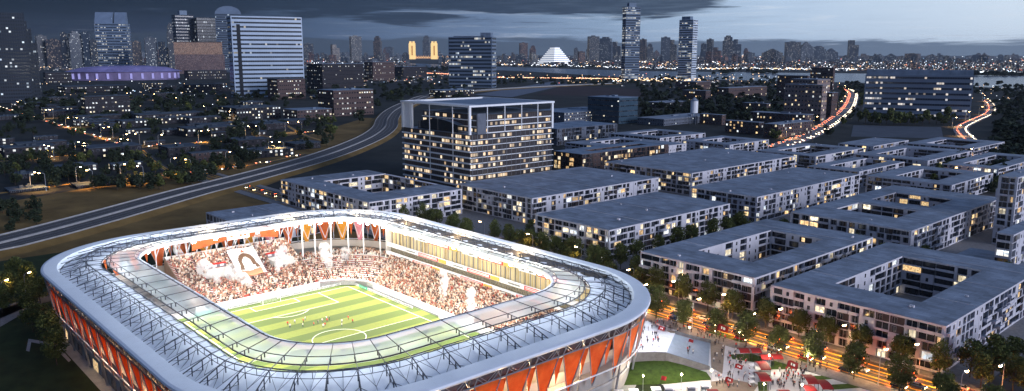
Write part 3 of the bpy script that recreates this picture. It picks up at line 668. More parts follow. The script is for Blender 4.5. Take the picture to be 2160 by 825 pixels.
# floodlight fittings along the inner lip, each with its lamp
fl = 0
for i in range(0, NM):
    u = i+.5; p = P(u, .975, 24.35)
    if i % 2 == 0 or 8 < i < 36:
        b = MB(); q = Vector(p); a = Vector(P(u+.12, .975, 24.35))-q; inn = (Vector(P(u, 1.2, 24.35))-q).normalized()
        a.normalize(); h = .62; lo = q+Vector((0, 0, -.7))
        f = [lo-a*h, lo+a*h, lo+a*h+inn*.5+Vector((0, 0, .55)), lo-a*h+inn*.5+Vector((0, 0, .55))]
        b.face([tuple(x) for x in f], 0); up_ = [x-inn*.25+Vector((0, 0, .2)) for x in f]; b.face([tuple(x) for x in up_][::-1], 1)
        for k in range(4): b.face([tuple(f[k]), tuple(up_[k]), tuple(up_[(k+1) % 4]), tuple(f[(k+1) % 4])], 1)
        b.tube(tuple(q), tuple(q+Vector((0, 0, -.5))), .08, 1)
        part(b, "floodlight", [glow("floodlight_lens", (1, .95, .85), 120), M['steel']])
    if 13 < i < 36 and i % 4 == 2: add_light('POINT', Vector(P(u, .30, 27.5)), 6500, (1, .72, .38), .6, name='rim_fill_light')  # added warm fill without a fitting, for the golden rim and ground behind
    if i % 3 == 0:
        tgt = Vector((p[0]*.35, p[1]*.25, 0))
        add_light('SPOT', Vector(P(u, 1.02, 24.0)), 62000, (1, .95, .84) if not 12 < i < 36 else (1, .89, .70), .6, tgt, spot=2.1, name="floodlight_beam")
    if i % 2 == 1:
        add_light('POINT', Vector(P(u, .72, 31.5)), (9500 if 12 < i < 38 else 3600), (.84, .92, 1), 2.5, name="roof_fill_light")  # added fill floating above the roof, brightens fabric and glazing
    if i % 4 == 3 and 10 < i < 40:
        add_light('POINT', Vector(P(u, .82, 21.5)), 6000, (1, .78, .55), .6, name="stand_light")
for i in range(49, 70, 2):   # warm concourse light behind the near right cladding
    add_light('POINT', Vector(P(i+.5, .155, 14.0)), 2600 if i < 57 else 9000, (1, .62, .3), .6, name="concourse_light")
for i in (38, 42, 46, 50, 54): add_light('POINT', Vector(P(i, .15, 13.0)), 900, (1, .6, .35), .6, name="concourse_light")
# ------------------------------------------------------------------ crowd: far-off mass of supporters
rc = random.Random(3)
cm = bpy.data.materials.new("crowd_clothes"); cm.use_nodes = True; nt = cm.node_tree; b_ = nt.nodes["Principled BSDF"]
vc = nn(nt, "ShaderNodeVertexColor"); vc.layer_name = "Col"; nt.links.new(vc.outputs[0], b_.inputs[0]); b_.inputs["Roughness"].default_value = .8
CL = [(.40, .06, .04)]*2+[(.78, .72, .62)]*7+[(.04, .03, .035)]*7+[(.30, .14, .09)]*3+[(.46, .30, .20)]*3+[(.12, .08, .08)]*2+[(.7, .7, .68)]
def fan(b, x, y, z, dx, dy):
    """seated or standing supporter facing (dx, dy): tapered trunk, raised arms now and then, head"""
    c = rc.choice(CL); h = rc.uniform(.95, 1.35); w = rc.uniform(.24, .30); t = .15; nx, ny = -dy, dx
    def q(a, f, zz): return (x+nx*a+dx*f, y+ny*a+dy*f, z+zz)
    A = [q(-w*.7, -t, .35), q(w*.7, -t, .35), q(w*.7, t, .35), q(-w*.7, t, .35)]; B = [q(-w, -t, h), q(w, -t, h), q(w, t, h), q(-w, t, h)]
    for i in range(4): b.face([A[i], A[(i+1) % 4], B[(i+1) % 4], B[i]], 0, None, c)
    b.face(B, 0, None, c)
    s = rc.choice([(.55, .33, .24), (.42, .24, .16), (.2, .11, .07), (.62, .42, .32)]); g = .11
    H = [q(-g, -g, h+.03), q(g, -g, h+.03), q(g, g, h+.03), q(-g, g, h+.03)]; K_ = [q(-g, -g, h+.3), q(g, -g, h+.3), q(g, g, h+.3), q(-g, g, h+.3)]
    for i in range(4): b.face([H[i], H[(i+1) % 4], K_[(i+1) % 4], K_[i]], 0, None, s)
    b.face(K_, 0, None, rc.choice([(.06, .04, .03), (.03, .025, .02), (.4, .05, .04), (.3, .2, .1)]))
    if rc.random() < .35:
        for sg in (-1, 1): b.face([q(sg*w, 0, h-.1), q(sg*(w+.12), 0, h-.1), q(sg*(w+.05), .1, h+.55), q(sg*(w-.05), .1, h+.55)], 0, None, s)
b = MB()
def zend(x): return 1.7+(-59.5-x)/30.5*13.1
VO = [(-80.0, -72.5, -16, -6.5), (-80.5, -73, 11, 20.5)]
TI = (-87.2, -69.8, -4.2, 7.5)   # where the big banner is spread
for r in range(30):
    x = -59.5-(r+.5)*30.5/30; zz = 1.7+13.1*(r+1)/30; y = -26.6
    while y < 23.6:
        y += rc.uniform(.5, .78)
        if any(a < x < c and d < y < e for a, c, d, e in VO) or (TI[0] < x < TI[1] and TI[2] < y < TI[3]): continue
        if (y+27) % 8.6 > .95 and rc.random() < .93: fan(b, x+rc.uniform(-.2, .2), y, zz, 1, 0)
for r in range(20):
    t = (r+.5)/20; y = 40.5+18*t; zz = 1.7+6.9*(r+1)/20; x = -42-15*t+.5
    while x < 71:
        x += rc.uniform(.5, .8)
        if 14.8 < x < 22.6 and y < 47.5: continue
        if (x+57) % 11 > 1.0 and rc.random() < .93: fan(b, x, y+rc.uniform(-.15, .15), zz, 0, -1)
for r in range(14):
    t = (r+.5)/14; zz = 1.7+5.7*(r+1)/14
    L = [(ca[i][0]*(1-t)+cb[i][0]*t, ca[i][1]*(1-t)+cb[i][1]*t) for i in range(6)]
    for i in range(5):
        n = int(math.dist(L[i], L[i+1])/.75)
        for k in range(n):
            f = (k+.5)/n
            if rc.random() < (.75 if r < 5 or r % 3 else .15): fan(b, L[i][0]*(1-f)+L[i+1][0]*f, L[i][1]*(1-f)+L[i+1][1]*f, zz, .7, -.7)
for i in range(240):
    t = rc.random()*4.9; j = int(t); f = t-j; s = rc.uniform(.1, .9); fan(b, cb[j][0]*(1-f)+cb[j+1][0]*f-9*s, cb[j][1]*(1-f)+cb[j+1][1]*f+6*s, 7.2, .7, -.7)
b.build("crowd", cm, label="dense crowd of supporters in red, white and dark clothes filling the stands", kind='stuff')
# entrance platforms in the end stand
for a, c, d, e in VO:
    b = MB(); z0 = zend(a); b.box(a, c, d, e, zend(c)-.3, zend(a)+.2, 0); b.box(a-.3, a-.01, d, e, zend(c), z0+1.6, 1)
    b.box(a-.15, a+.05, d, e, z0+1.61, z0+2.3, 2)
    for k in range(3): b.box(a+.06, a+.12, d+1+k*3, d+2.6+k*3, z0+.7, z0+1.6, 3)
    part(b, "stand_entrance", [M['standw'], M['core'], M['adr'], M['ad']])
# big cloth banner lying over the supporters: a head with dark hair under a star
def bpt(s, t):   # s across 0..1, t up 0..1, with soft folds
    x = TI[1]+(TI[0]-TI[1])*t; y = TI[2]+(TI[3]-TI[2])*s+(.5-t)*(-2.0)
    return (x, y, zend(x)+1.75+.16*math.sin(9*s+5*t)+.12*math.sin(14*t-3*s))
b = MB(); NS, NT = 44, 56
def star(x, y, cx, cy, r):
    a = math.atan2(y-cy, x-cx)-math.pi/2; d = math.hypot(x-cx, y-cy); k = abs(((a/(2*math.pi/5)) % 1)-.5)*2
    return d < r*(.42+.58*k**1.5)
for i in range(NS):
    for j in range(NT):
        s, t = (i+.5)/NS, (j+.5)/NT; c = (.78, .76, .70)
        hx, hy = (s-.52)/.30, (t-.50)/.30
        if hx*hx+hy*hy < 1 and t > .32: c = (.13, .065, .03)
        if abs(s-.52) < .34-.4*(t-.3) and .22 < t < .5 and abs(s-.52) > .20: c = (.15, .08, .04)
        fx, fy = (s-.50)/.17, (t-.42)/.22
        if fx*fx+fy*fy < 1: c = (.74, .66, .58)
        if fx*fx+fy*fy < 1 and (abs(abs(s-.50)-.07) < .022 and abs(t-.46) < .012 or abs(t-.31) < .012 and abs(s-.5) < .05): c = (.2, .12, .08)
        if t < .16+.1*abs(s-.5) and abs(s-.52) < .36: c = (.45, .20, .10)
        if star(s*.8, t, .52*.8, .88, .085): c = (.50, .09, .03)
        if (s < .03 or s > .97) or (t > .975): c = (.35, .25, .2) if (i+j) % 3 == 0 else c
        b.face([bpt(i/NS, j/NT), bpt((i+1)/NS, j/NT), bpt((i+1)/NS, (j+1)/NT), bpt(i/NS, (j+1)/NT)][::-1], 0, None, c)
o = b.build("banner", cm, label="giant white banner with a dark-haired head and a star, spread over the end stand crowd", cat="banner")
sm_ = o.modifiers.new("thickness", 'SOLIDIFY'); sm_.thickness = .05
# flare smoke
vm = bpy.data.materials.new("flare_smoke"); vm.use_nodes = True; nt = vm.node_tree; nt.nodes.remove(nt.nodes["Principled BSDF"])
pv = nn(nt, "ShaderNodeVolumePrincipled"); pv.inputs["Color"].default_value = (.95, .95, 1, 1); pv.inputs["Density"].default_value = .55; pv.inputs["Anisotropy"].default_value = .1
pv.inputs["Emission Color"].default_value = (1, .95, .9, 1)
tcs = nn(nt, "ShaderNodeTexCoord"); ns = nn(nt, "ShaderNodeTexNoise"); ns.inputs["Scale"].default_value = .42; ns.inputs["Detail"].default_value = 5; nt.links.new(tcs.outputs["Object"], ns.inputs[0])
dn = math_n(nt, 'MULTIPLY_ADD', ns.outputs[0], 4.6, -2.0, clamp=True); nt.links.new(math_n(nt, 'MULTIPLY', dn, .62), pv.inputs["Density"]); nt.links.new(math_n(nt, 'MULTIPLY', dn, .22), pv.inputs["Emission Strength"])
nt.links.new(pv.outputs[0], nt.nodes["Material Output"].inputs["Volume"])
def puff(x, y, z, h, w, lean, label):
    import bmesh
    bm = bmesh.new(); rp = random.Random(int(x*7+y)); n = 7
    for i in range(n):
        t = i/(n-1); h_ = h; r = w*(.5+1.15*t)*rp.uniform(.8, 1.25)
        m = Matrix.Translation((x+lean[0]*t*t+rp.uniform(-.3, .3), y+lean[1]*t*t+rp.uniform(-.5, .5)*w*t, z+h*t)) @ Matrix.Diagonal((r, r, r*1.25, 1))
        bmesh.ops.create_icosphere(bm, subdivisions=2, radius=1, matrix=m)
    for v in bm.verts: v.co += Vector((rp.uniform(-1, 1), rp.uniform(-1, 1), rp.uniform(-1, 1)))*.12*w
    me = bpy.data.meshes.new("smoke_plume"); bm.to_mesh(me); bm.free(); me.materials.append(vm)
    o = link("smoke_plume", me, None, label, "smoke")
    rm = o.modifiers.new("union", 'REMESH'); rm.mode = 'VOXEL'; rm.voxel_size = .35
    return o
def zlong(y): return 1.7+(y-40.5)/18*6.9
PL = [(-85, -23, 6, 1.0, (1, -1), "thin white flare smoke rising at the top corner of the end stand"),
 (-70, -13.5, 5.5, 1.6, (-4, -4.5), "white flare smoke drifting left across the lower end stand, left of the banner"),
 (-64, -3, 5, 1.7, (-7, -5), "white flare smoke in front of the foot of the big banner"),
 (-86, 9.5, 5.5, .9, (0, 1), "narrow white flare smoke column near the top middle of the end stand"),
 (-69, 11, 7, 1.5, (-5, 5), "white flare smoke over the end stand, right of the banner"),
 (-66, 33, 7.5, 1.8, (-3, 0), "large white smoke cloud in the corner terrace, the bigger of two"),
 (-68, 42, 5, 1.5, (-3, 2), "smaller white smoke cloud in the corner terrace under the columns"),
 (1, 44, 8, 1.4, (-3, 3), "tall white smoke column before the long stand, left of the players' tunnel"),
 (21, 41.5, 7, 1.3, (-4, 3), "white smoke column at the players' tunnel of the long stand")]
for x, y, h, w, ln, lb in PL:
    h *= 1.25
    z = zend(x) if x < -60 and y < 24 else (zlong(y) if y > 40.5 and x > -42 else 3.5)
    puff(x, y, z+.4, h, w, ln, lb)
# pitchside advertising boards
def adboard(x, y, rz, w, grn, label):
    t = empty("advertising_board", (x, y, .03), rz, label, "advertising board", "advertising boards around the pitch")
    b = MB(); b.box(-w/2, w/2, -.06, .06, .08, 1.0, 0); k = -w/2+.4; rq = random.Random(int(x*3+y))
    while k < w/2-1: 
        q = rq.uniform(.35, .6); b.box(k, k+q*.62, -.075, -.061, .3, .78, 1); k += q if rq.random() > .2 else q+.5
    b.build("board", [M['ad'] if not grn else mat("ad_board_green", (.02, .42, .24), .5, .1, .5), M['adk'] if not grn else M['ad']], t)
    for s in (-1, 1):
        b = MB(); b.box(s*w/2*.8-.05, s*w/2*.8+.05, .061, .5, 0, .1); b.box(s*w/2*.8-.05, s*w/2*.8+.05, .061, .12, .1, .9); b.build("foot", M['steel'], t)
n = 0
for i in range(10):
    y = 33.5-i*6.6
    if abs(y) < 4: continue
    adboard(-56.3, y, R(90), 6.2, i == 9, f"white lettered advertising board behind the far goal line, {ORD[n]} from the far corner flag"); n += 1
for i in range(7):
    adboard(-52+i*6.6, 37.2, 0, 6.2, i == 1, "green advertising board on the far touchline near the corner" if i == 1 else f"white lettered advertising board on the far touchline, {ORD[i]} from the corner")
# goal
g = empty("goal", (-52.6, 0, .04), 0, "white football goal with net at the far end of the pitch", "goal")
b = MB(); b.tube((0, -3.66, 0), (0, -3.66, 2.44), .1); b.tube((0, 3.66, 0), (0, 3.66, 2.44), .1); b.tube((0, -3.66, 2.44), (0, 3.66, 2.44), .1); b.build("goal_frame", M['whitesteel'], g)
b = MB()
for i in range(13): y = -3.66+i*.61; b.tube((0, y, 2.44), (-1.2, y, 2.3), .025, n=3); b.tube((-1.2, y, 2.3), (-2.2, y, 0), .025, n=3)
for i in range(5): x = -1.2-i*.25; z = 2.3-i*.57; b.tube((x, -3.66, z), (x, 3.66, z), .025, n=3)
b.build("net", M['whitesteel'], g)
# ------------------------------------------------------------------ people
def skin_body(name, J, E, rad, mats, zones):
    """J joints, E bones, rad radii; grown as one surface and painted by height zones"""
    me = bpy.data.meshes.new(name+"_sk"); me.from_pydata(J, E, []); o = bpy.data.objects.new(name+"_tmp", me); COL.objects.link(o)
    m = o.modifiers.new("s", 'SKIN'); me.skin_vertices[0].data[0].use_root = True
    for i, r_ in enumerate(rad): me.skin_vertices[0].data[i].radius = (r_, r_*(.8 if i in (0, 1, 2) else 1))
    s = o.modifiers.new("u", 'SUBSURF'); s.levels = 1; s.render_levels = 1
    dg = bpy.context.evaluated_depsgraph_get(); out = bpy.data.meshes.new_from_object(o.evaluated_get(dg)); out.name = name
    bpy.data.objects.remove(o); out.materials.clear()
    for m_ in mats: out.materials.append(m_)
    for p in out.polygons:
        c = p.center; p.material_index = zones(c); p.use_smooth = True
    return out
def zonesf(c):
    if c.z > 1.66 or (c.z > 1.56 and c.y > .03): return 3            # hair on the crown and back of the head
    if c.z > 1.43: return 2                                         # face and neck
    if abs(c.x) > .20 and c.z < .98: return 2                       # hands
    return 1 if c.z > .88 else (0 if c.z > .09 else 4)
def pose(k):
    st = (.28, .0, .12, .22, .05)[k]; arm = k
    J = [(0, 0, .95), (0, 0, 1.2), (0, 0, 1.4), (0, -.01, 1.5), (0, -.02, 1.62), (0, -.02, 1.72),
         (.11, 0, .9), (.12, -st*.6, .5), (.12, -st*.4, .08), (.12, -st*.4-.16, .04), (-.11, 0, .9), (-.12, st*.2, .5), (-.12, st, .1), (-.12, st-.14, .05),
         (.19, 0, 1.4), (-.19, 0, 1.4)]
    aR = [[(.27, .1, 1.13), (.28, .02, .88), (.27, -.02, .78)], [(.27, .03, 1.13), (.28, -.05, .9), (.27, -.08, .8)], [(.28, -.1, 1.55), (.3, -.12, 1.8), (.3, -.12, 1.9)],
          [(.27, -.12, 1.15), (.24, -.3, 1.0), (.22, -.36, .97)], [(.25, -.1, 1.16), (.2, -.35, 1.3), (.18, -.42, 1.34)]][arm]
    aL = [[(-.27, -.1, 1.13), (-.27, -.2, .9), (-.26, -.24, .8)], [(-.27, .02, 1.13), (-.28, -.02, .88), (-.27, -.04, .78)], [(-.27, 0, 1.13), (-.29, -.06, .9), (-.28, -.08, .8)],
          [(-.27, .12, 1.14), (-.28, .1, .9), (-.27, .1, .8)], [(-.25, -.1, 1.16), (-.2, -.35, 1.28), (-.18, -.42, 1.32)]][arm]
    J += aR+aL
    E = [(0, 1), (1, 2), (2, 3), (3, 4), (4, 5), (0, 6), (6, 7), (7, 8), (8, 9), (0, 10), (10, 11), (11, 12), (12, 13), (2, 14), (2, 15), (14, 16), (16, 17), (17, 18), (15, 19), (19, 20), (20, 21)]
    rad = [.15, .14, .16, .06, .1, .085, .1, .065, .045, .045, .1, .065, .045, .045, .075, .075, .055, .042, .042, .055, .042, .042]
    return J, E, rad
def cloth(n, c): return mat("cloth_"+n, c, .8, .1, 3.)
SK = cloth("skin", (.45, .27, .19)); HR = cloth("hair", (.03, .022, .018)); SH = cloth("shoe", (.03, .03, .03))
COLS = {"dark": (cloth("black", (.02, .02, .025)), cloth("charcoal", (.035, .035, .045))), "red": (cloth("navy", (.025, .03, .05)), cloth("red", (.5, .03, .03))), "white": (cloth("denim", (.05, .07, .12)), cloth("offwhite", (.6, .58, .55)))}
BODY = {}
for k in range(5):
    J, E, rad = pose(k)
    base_me = None
    for cn, (tr_, tp_) in COLS.items():
        if base_me is None: base_me = skin_body("person", J, E, rad, [tr_, tp_, SK, HR, SH], zonesf); BODY[(k, cn)] = base_me
        else:
            m2 = base_me.copy(); m2.materials[0] = tr_; m2.materials[1] = tp_; BODY[(k, cn)] = m2
def person(x, y, z, k, cn, rz, label, group):
    o = link("person", BODY[(k, cn)], None, label, "person", group); o.location = (x, y, z); o.rotation_euler = (0, 0, rz); s = rp_.uniform(.96, 1.06); o.scale = (s, s, s)
    return o
rp_ = random.Random(5)
pl = [(607, 687, 'red'), (612, 692, 'white'), (622, 683, 'white'), (640, 681, 'red'), (639, 690, 'white'), (644, 676, 'white'), (662, 688, 'red'), (671, 684, 'dark'), (680, 680, 'white'), (682, 692, 'white'), (686, 689, 'red'), (689, 675, 'white'), (690, 680, 'red'), (695, 676, 'dark'), (721, 682, 'white'), (735, 675, 'red'), (744, 682, 'red'), (721, 690, 'white')]
for i, (px, py, cn) in enumerate(pl):
    p = G(px, py, 0); person(p.x, p.y, .03, (0, 3, 0, 4)[i % 4], cn, rp_.uniform(0, 6.28), f"footballer in {dict(red='a red', white='a white', dark='a dark')[cn]} shirt on the pitch before the centre circle", "footballers in "+cn+" on the pitch")
# ------------------------------------------------------------------ apartment blocks
def facade(wall, root, o, d, n, L, z0, fl, fh, rnd, face, wins, balc, bays=(3.3, 5.6), plit=.17, base=True):
    """o start, d along, n outward; face: looks towards the camera side"""
    H = z0+fl*fh
    x = 0.0; cuts = [0.0]
    while x < L-bays[1]*1.2: x += rnd.uniform(*bays); cuts.append(x)
    cuts.append(L); D = 1.15
    wall.obox(o, d, n, 0, L, -D+.002, -.003, H-.38, H-.004, 0)     # top band under the roof slab
    wall.obox(o, d, n, 0, L, -D+.002, -.003, z0-.3 if z0 > 0 else 0, z0+.22, 0)
    prev = None
    for c0, c1 in zip(cuts, cuts[1:]):
        w = c1-c0
        if rnd.random() < .5 or c0 == 0: wall.obox(o, d, n, c0, c0+.22, -D+.004, -.005, z0+.22, H-.38, 0)
        blankcol = rnd.random() < (.03 if d[0] else .2)
        dk0 = rnd.randrange(fl) if rnd.random() < .3 else -9
        for f in range(fl):
            za, zb = z0+f*fh, z0+(f+1)*fh; q = rnd.random()
            a, b2 = c0+.22, c1
            if f: wall.obox(o, d, n, a, b2, -D+.006, -.007, za-.14, za+.16, 0)
            if blankcol and f > 0 or q < .08:
                wall.obox(o, d, n, a, b2, -D+.008, -.009, za+(.161 if f else .22), zb-.141, 0)
                if q > .6 or not face: continue
                wins.append((face, o, d, n, (a+b2)/2, .02, za+.75, 1.0, 1.5, 'dark')); continue
            if dk0 <= f < dk0+2:
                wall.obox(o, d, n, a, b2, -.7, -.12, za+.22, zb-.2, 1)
                wins.append((face, o, d, n, a+w*.3, -.08, za+.5, min(1.6, w*.35), fh-1.1, 'warm' if rnd.random() < plit else 'dark')); continue
            kind = 'dark'
            if rnd.random() < plit: kind = rnd.choice(('warm', 'pale', 'pale', 'warm', 'cool'))
            if q < .62:     # window behind a white parapet, sometimes with a projecting balcony
                wall.obox(o, d, n, a, b2, -.2, -.011, za+(.161 if f else .22), za+rnd.choice((.45, .6, .85)), 0)
                wins.append((face, o, d, n, (a+b2)/2, -rnd.choice((.5, .75, D-.08)), za+.3, (b2-a)*.96, fh-.5, kind))
                if q < .36 and f > 0: balc.append((face, o, d, n, a+.1, b2-.1, za))
            else:           # full-height opening with side wall
                wins.append((face, o, d, n, a+(b2-a)*.62, -.42, za+.23, (b2-a)*.62, fh-.5, kind))
                wall.obox(o, d, n, a, a+(b2-a)*.24, -.45, -.013, za+(.161 if f else .22), zb-.141, 0)
def block(name, x0, x1, y0, y1, cys, label, fl=5, fh=3.05, seed=0, facings='-y+x', plit=.17, roofm=None, wallm='white', cat="apartment block", group=None, maxw=100, bays=(3.3, 5.6), parapet=.35, z0=0.0):
    rnd = random.Random(seed); root = empty(name, ((x0+x1)/2, (y0+y1)/2, 0), 0, label, cat, group)
    ox, oy = (x0+x1)/2, (y0+y1)/2
    H = z0+fl*fh; wall = MB(); roof = MB(); wins = []; balc = []; D = 1.15
    X0, X1, Y0, Y1 = x0-ox, x1-ox, y0-oy, y1-oy
    C = [(a-ox, b-ox, c-oy, d-oy) for a, b, c, d in cys]
    # grid of slabs around the courtyards
    xs = sorted({X0, X1}|{v for c in C for v in c[:2]}); ys = sorted({Y0, Y1}|{v for c in C for v in c[2:]})
    def inc(a, b, c, d): return any(q[0] <= a+.01 and b-.01 <= q[1] and q[2] <= c+.01 and d-.01 <= q[3] for q in C)
    for a, b in zip(xs, xs[1:]):
        for c, d in zip(ys, ys[1:]):
            if inc(a, b, c, d): continue
            e = [a, b, c, d]
            ia = a+(D if a == X0 or inc(*([v for v in [xs[xs.index(a)-1]]]+[a, c, d])) else 0); ib = b-(D if b == X1 or inc(b, xs[min(xs.index(b)+1, len(xs)-1)], c, d) else 0)
            ic = c+(D if c == Y0 or inc(a, b, ys[ys.index(c)-1], c) else 0); id_ = d-(D if d == Y1 or inc(a, b, d, ys[min(ys.index(d)+1, len(ys)-1)]) else 0)
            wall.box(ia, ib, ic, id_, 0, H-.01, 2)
            roof.poly([(a, c), (b, c), (b, d), (a, d)], H, H+.32, 1, 0)
    # roof joints and small upstands
    for k in range(max(2, int((X1-X0+Y1-Y0)/18))):
        a, b = rnd.uniform(X0+2, X1-4), rnd.uniform(Y0+2, Y1-4)
        if any(q[0]-3 < a < q[1]+2 and q[2]-3 < b < q[3]+2 for q in C): continue
        if rnd.random() < .35: roof.box(a, a+rnd.uniform(.6, 1.6), b, b+rnd.uniform(.6, 1.6), H+.33, H+.33+rnd.uniform(.3, .9), 1)
    for k in range(1, int((Y1-Y0)/28)+1):
        yy = Y0+k*28; 
        for a, b in zip(xs, xs[1:]):
            if not any(q[0]-.1 <= a and b <= q[1]+.1 and q[2]-.5 < yy < q[3]+.5 for q in C): roof.box(a+.2, b-.2, yy, yy+.25, H+.33, H+.45, 1)
    F = [((X0, Y0), (1, 0), (0, -1), X1-X0, True), ((X1, Y0), (0, 1), (1, 0), Y1-Y0, True), ((X1, Y1), (-1, 0), (0, 1), X1-X0, False), ((X0, Y1), (0, -1), (-1, 0), Y1-Y0, False)]
    for o, d, n, L, fc in F: facade(wall, root, o, d, n, L, z0, fl, fh, rnd, fc, wins, balc, bays, plit)
    for a, b, c, d in C:
        cw = []
        for o, dd, n, L, fc in (((a, d), (1, 0), (0, -1), b-a, True), ((a, c), (0, 1), (1, 0), d-c, True), ((b, c), (-1, 0), (0, 1), b-a, False), ((b, d), (0, -1), (-1, 0), d-c, False)):
            facade(wall, root, o, dd, n, L, z0, fl, fh, rnd, fc, wins, [], (4.5, 8), plit)
    wm = {'white': M['white'], 'grey': M['greywall'], 'brick': M['brick'], 'dark': M['darkwall']}[wallm]
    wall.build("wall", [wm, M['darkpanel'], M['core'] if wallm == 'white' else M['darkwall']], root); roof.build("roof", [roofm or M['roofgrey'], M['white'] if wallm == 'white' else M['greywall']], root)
    def dist(w): 
        px, py = PJ((w[1][0]+w[2][0]*w[4]+ox, w[1][1]+w[2][1]*w[4]+oy, w[6])); vis = 0 if (w[0] and -20 < px < 2180 and py < 850) else 1e4
        return vis+(Vector((w[1][0]+w[2][0]*w[4]+ox, w[1][1]+w[2][1]*w[4]+oy, 0))-Vector((CAM.x, CAM.y, 0))).length-(60 if w[9] != 'dark' else 0)
    wins.sort(key=dist); rest = MB(); restl = {}
    for i, (fc, o, d, n, a, dep, z, w, h, k) in enumerate(wins):
        x, y = o[0]+d[0]*a+n[0]*dep, o[1]+d[1]*a+n[1]*dep
        if i < maxw: put_window(root, k, x, y, z, w, h, n)
        else:
            rest.obox(o, d, n, a-w/2, a+w/2, dep-.04, dep+.01, z, z+h, ('dark', 'warm', 'pale', 'cool').index(k))
    if rest.f: rest.build("window", [M['glassdark'], M['litwarm'], M['litpale'], M['litcool']], root, kind='stuff')
    balc = [q for q in balc if q[0]]; rnd.shuffle(balc); lim = min(len(balc), 60)
    for fc, o, d, n, a, b, z in balc[:lim]:
        m = MB(); pr = 1.25
        m.obox(o, d, n, a, b, .0, pr, z-.02, z+.16, 0); m.obox(o, d, n, a, b, pr-.1, pr, z+.16, z+1.05, 0)
        m.obox(o, d, n, a, a+.1, .0, pr-.1, z+.16, z+1.05, 0)
        m.build("balcony", [wm], root)
    return root
ap = "apartment blocks along the avenue"
block("apartment_block", 93, 151.5, 121.5, 219, [(107.5, 137, 140.5, 199)], "white five-storey apartment block with one courtyard, the nearest of all, beside the avenue", seed=1)
block("apartment_block", 31, 84.5, 125, 224, [(46, 71.5, 144.5, 203)], "white courtyard apartment block between the nearest courtyard block and the wide tree-lined side street", seed=2)
block("apartment_block", 30, 91, 250, 378, [(42, 74, 276, 303), (42, 74, 318, 352)], "white apartment block with two courtyards one behind the other", seed=3)
block("apartment_block", -55, -4.5, 146, 247, [], "white apartment block under a solid flat grey roof, closest solid-roofed one to the stadium", seed=4, plit=.24)
block("apartment_block", -52, -5, 276, 408, [], "long white apartment block with solid flat roof behind the closest solid-roofed block", seed=5, plit=.24)
block("apartment_block", -159, -89, 176, 293, [], "large white apartment block with solid flat roof beside the glass office building", seed=6, plit=.26)
block("apartment_block", -165, -85, 325, 468, [], "white apartment block with solid flat roof, farthest back of the solid-roofed ones", seed=7, plit=.22)
block("apartment_block", -250, -141, 100, 166, [(-226, -165, 118, 166)], "pale U-shaped apartment block between highway and stadium with balconies on its end wall", seed=8, plit=.3)
block("pavilion", -208, -152, 34, 76, [], "low pale building with dark openings just behind the far stadium end", fl=2, fh=4.2, seed=9, plit=.02, cat="building")
# smaller courtyard houses behind (each leg of the U a block of its own row)
hb = [(-60, -20, 440, 520, [(-50, -30, 455, 520)]), (-8, 48, 425, 505, [(6, 34, 440, 490)]), (-70, -10, 540, 640, [(-58, -24, 556, 620)]), (4, 44, 530, 640, [(14, 34, 545, 625)]), (-140, -84, 500, 590, [(-128, -98, 515, 575)]), (-118, -84, 610, 690, []), (-75, -15, 660, 745, [(-62, -30, 675, 728)])]
hl = ["low white courtyard block just behind the double-courtyard block, with an opening to the back", "low white square courtyard block nearest the winding lit road", "pale courtyard block, second row back, towards the wide blue office slab", "narrow pale courtyard block beside the winding lit road, second row", "pale courtyard block behind the farthest solid-roofed block", "small pale solid-roofed block beyond the courtyard houses, left of them", "pale courtyard block farthest back, in front of the grey car park"]
for i, (a, b_, c, d, cy) in enumerate(hb): block("apartment_block", a, b_, c, d, cy, hl[i], fl=4, seed=20+i, plit=.12, maxw=60, bays=(4, 7))
hb2 = [(-300, -215, 420, 500, [(-285, -232, 440, 484)]), (-235, -180, 520, 590, [(-222, -194, 535, 575)]), (-330, -262, 520, 600, [(-316, -276, 536, 586)])]
hl2 = ["pale grey courtyard block behind the brown brick courtyard building", "small pale courtyard block near the brick houses", "pale stepped courtyard block left of the water tower"]
for i, (a, b_, c, d, cy) in enumerate(hb2): block("apartment_block", a, b_, c, d, cy, hl2[i], fl=4, seed=40+i, plit=.1, maxw=50, bays=(4, 7))
# white tower and slab at the right edge, low roof before them
block("apartment_block", 78, 140, 410, 470, [(92, 126, 425, 455)], "white block at the right edge beyond the small lawn", fl=5, seed=53, plit=.1, maxw=60)
b = MB(); b.box(-20, 20, -16, 16, 0, 6.0, 0, 1); o = b.build("low_hall", [M['darkwall'], M['roofgrey']], None, label="low flat-roofed dark hall between the nearest courtyard block and the double-courtyard block", cat="hall"); o.location = (128, 262, 0)
def edge_blocks():
    for (px, pt, pb_, l, r_), lb, sd_ in (((2131, 376, 520, 2107, 2200), "tall plain white block with small windows, cut off by the right edge, upper one", 51), ((2127, 497, 596, 2103, 2210), "plain white block cut off by the right edge, directly below the taller one", 52)):
        p = G(px, pb_, 0); h = height_to(p, pt); w = reach(p, (-1, 0), l, h); d = min(60, reach(p, (0, 1), r_, h)); fl = round(h/3.2)
        block("apartment_block", p.x-w, p.x, p.y, p.y+d, [], lb, fl=fl, fh=h/fl, seed=sd_, plit=.25, maxw=80, cat="building")
edge_blocks()
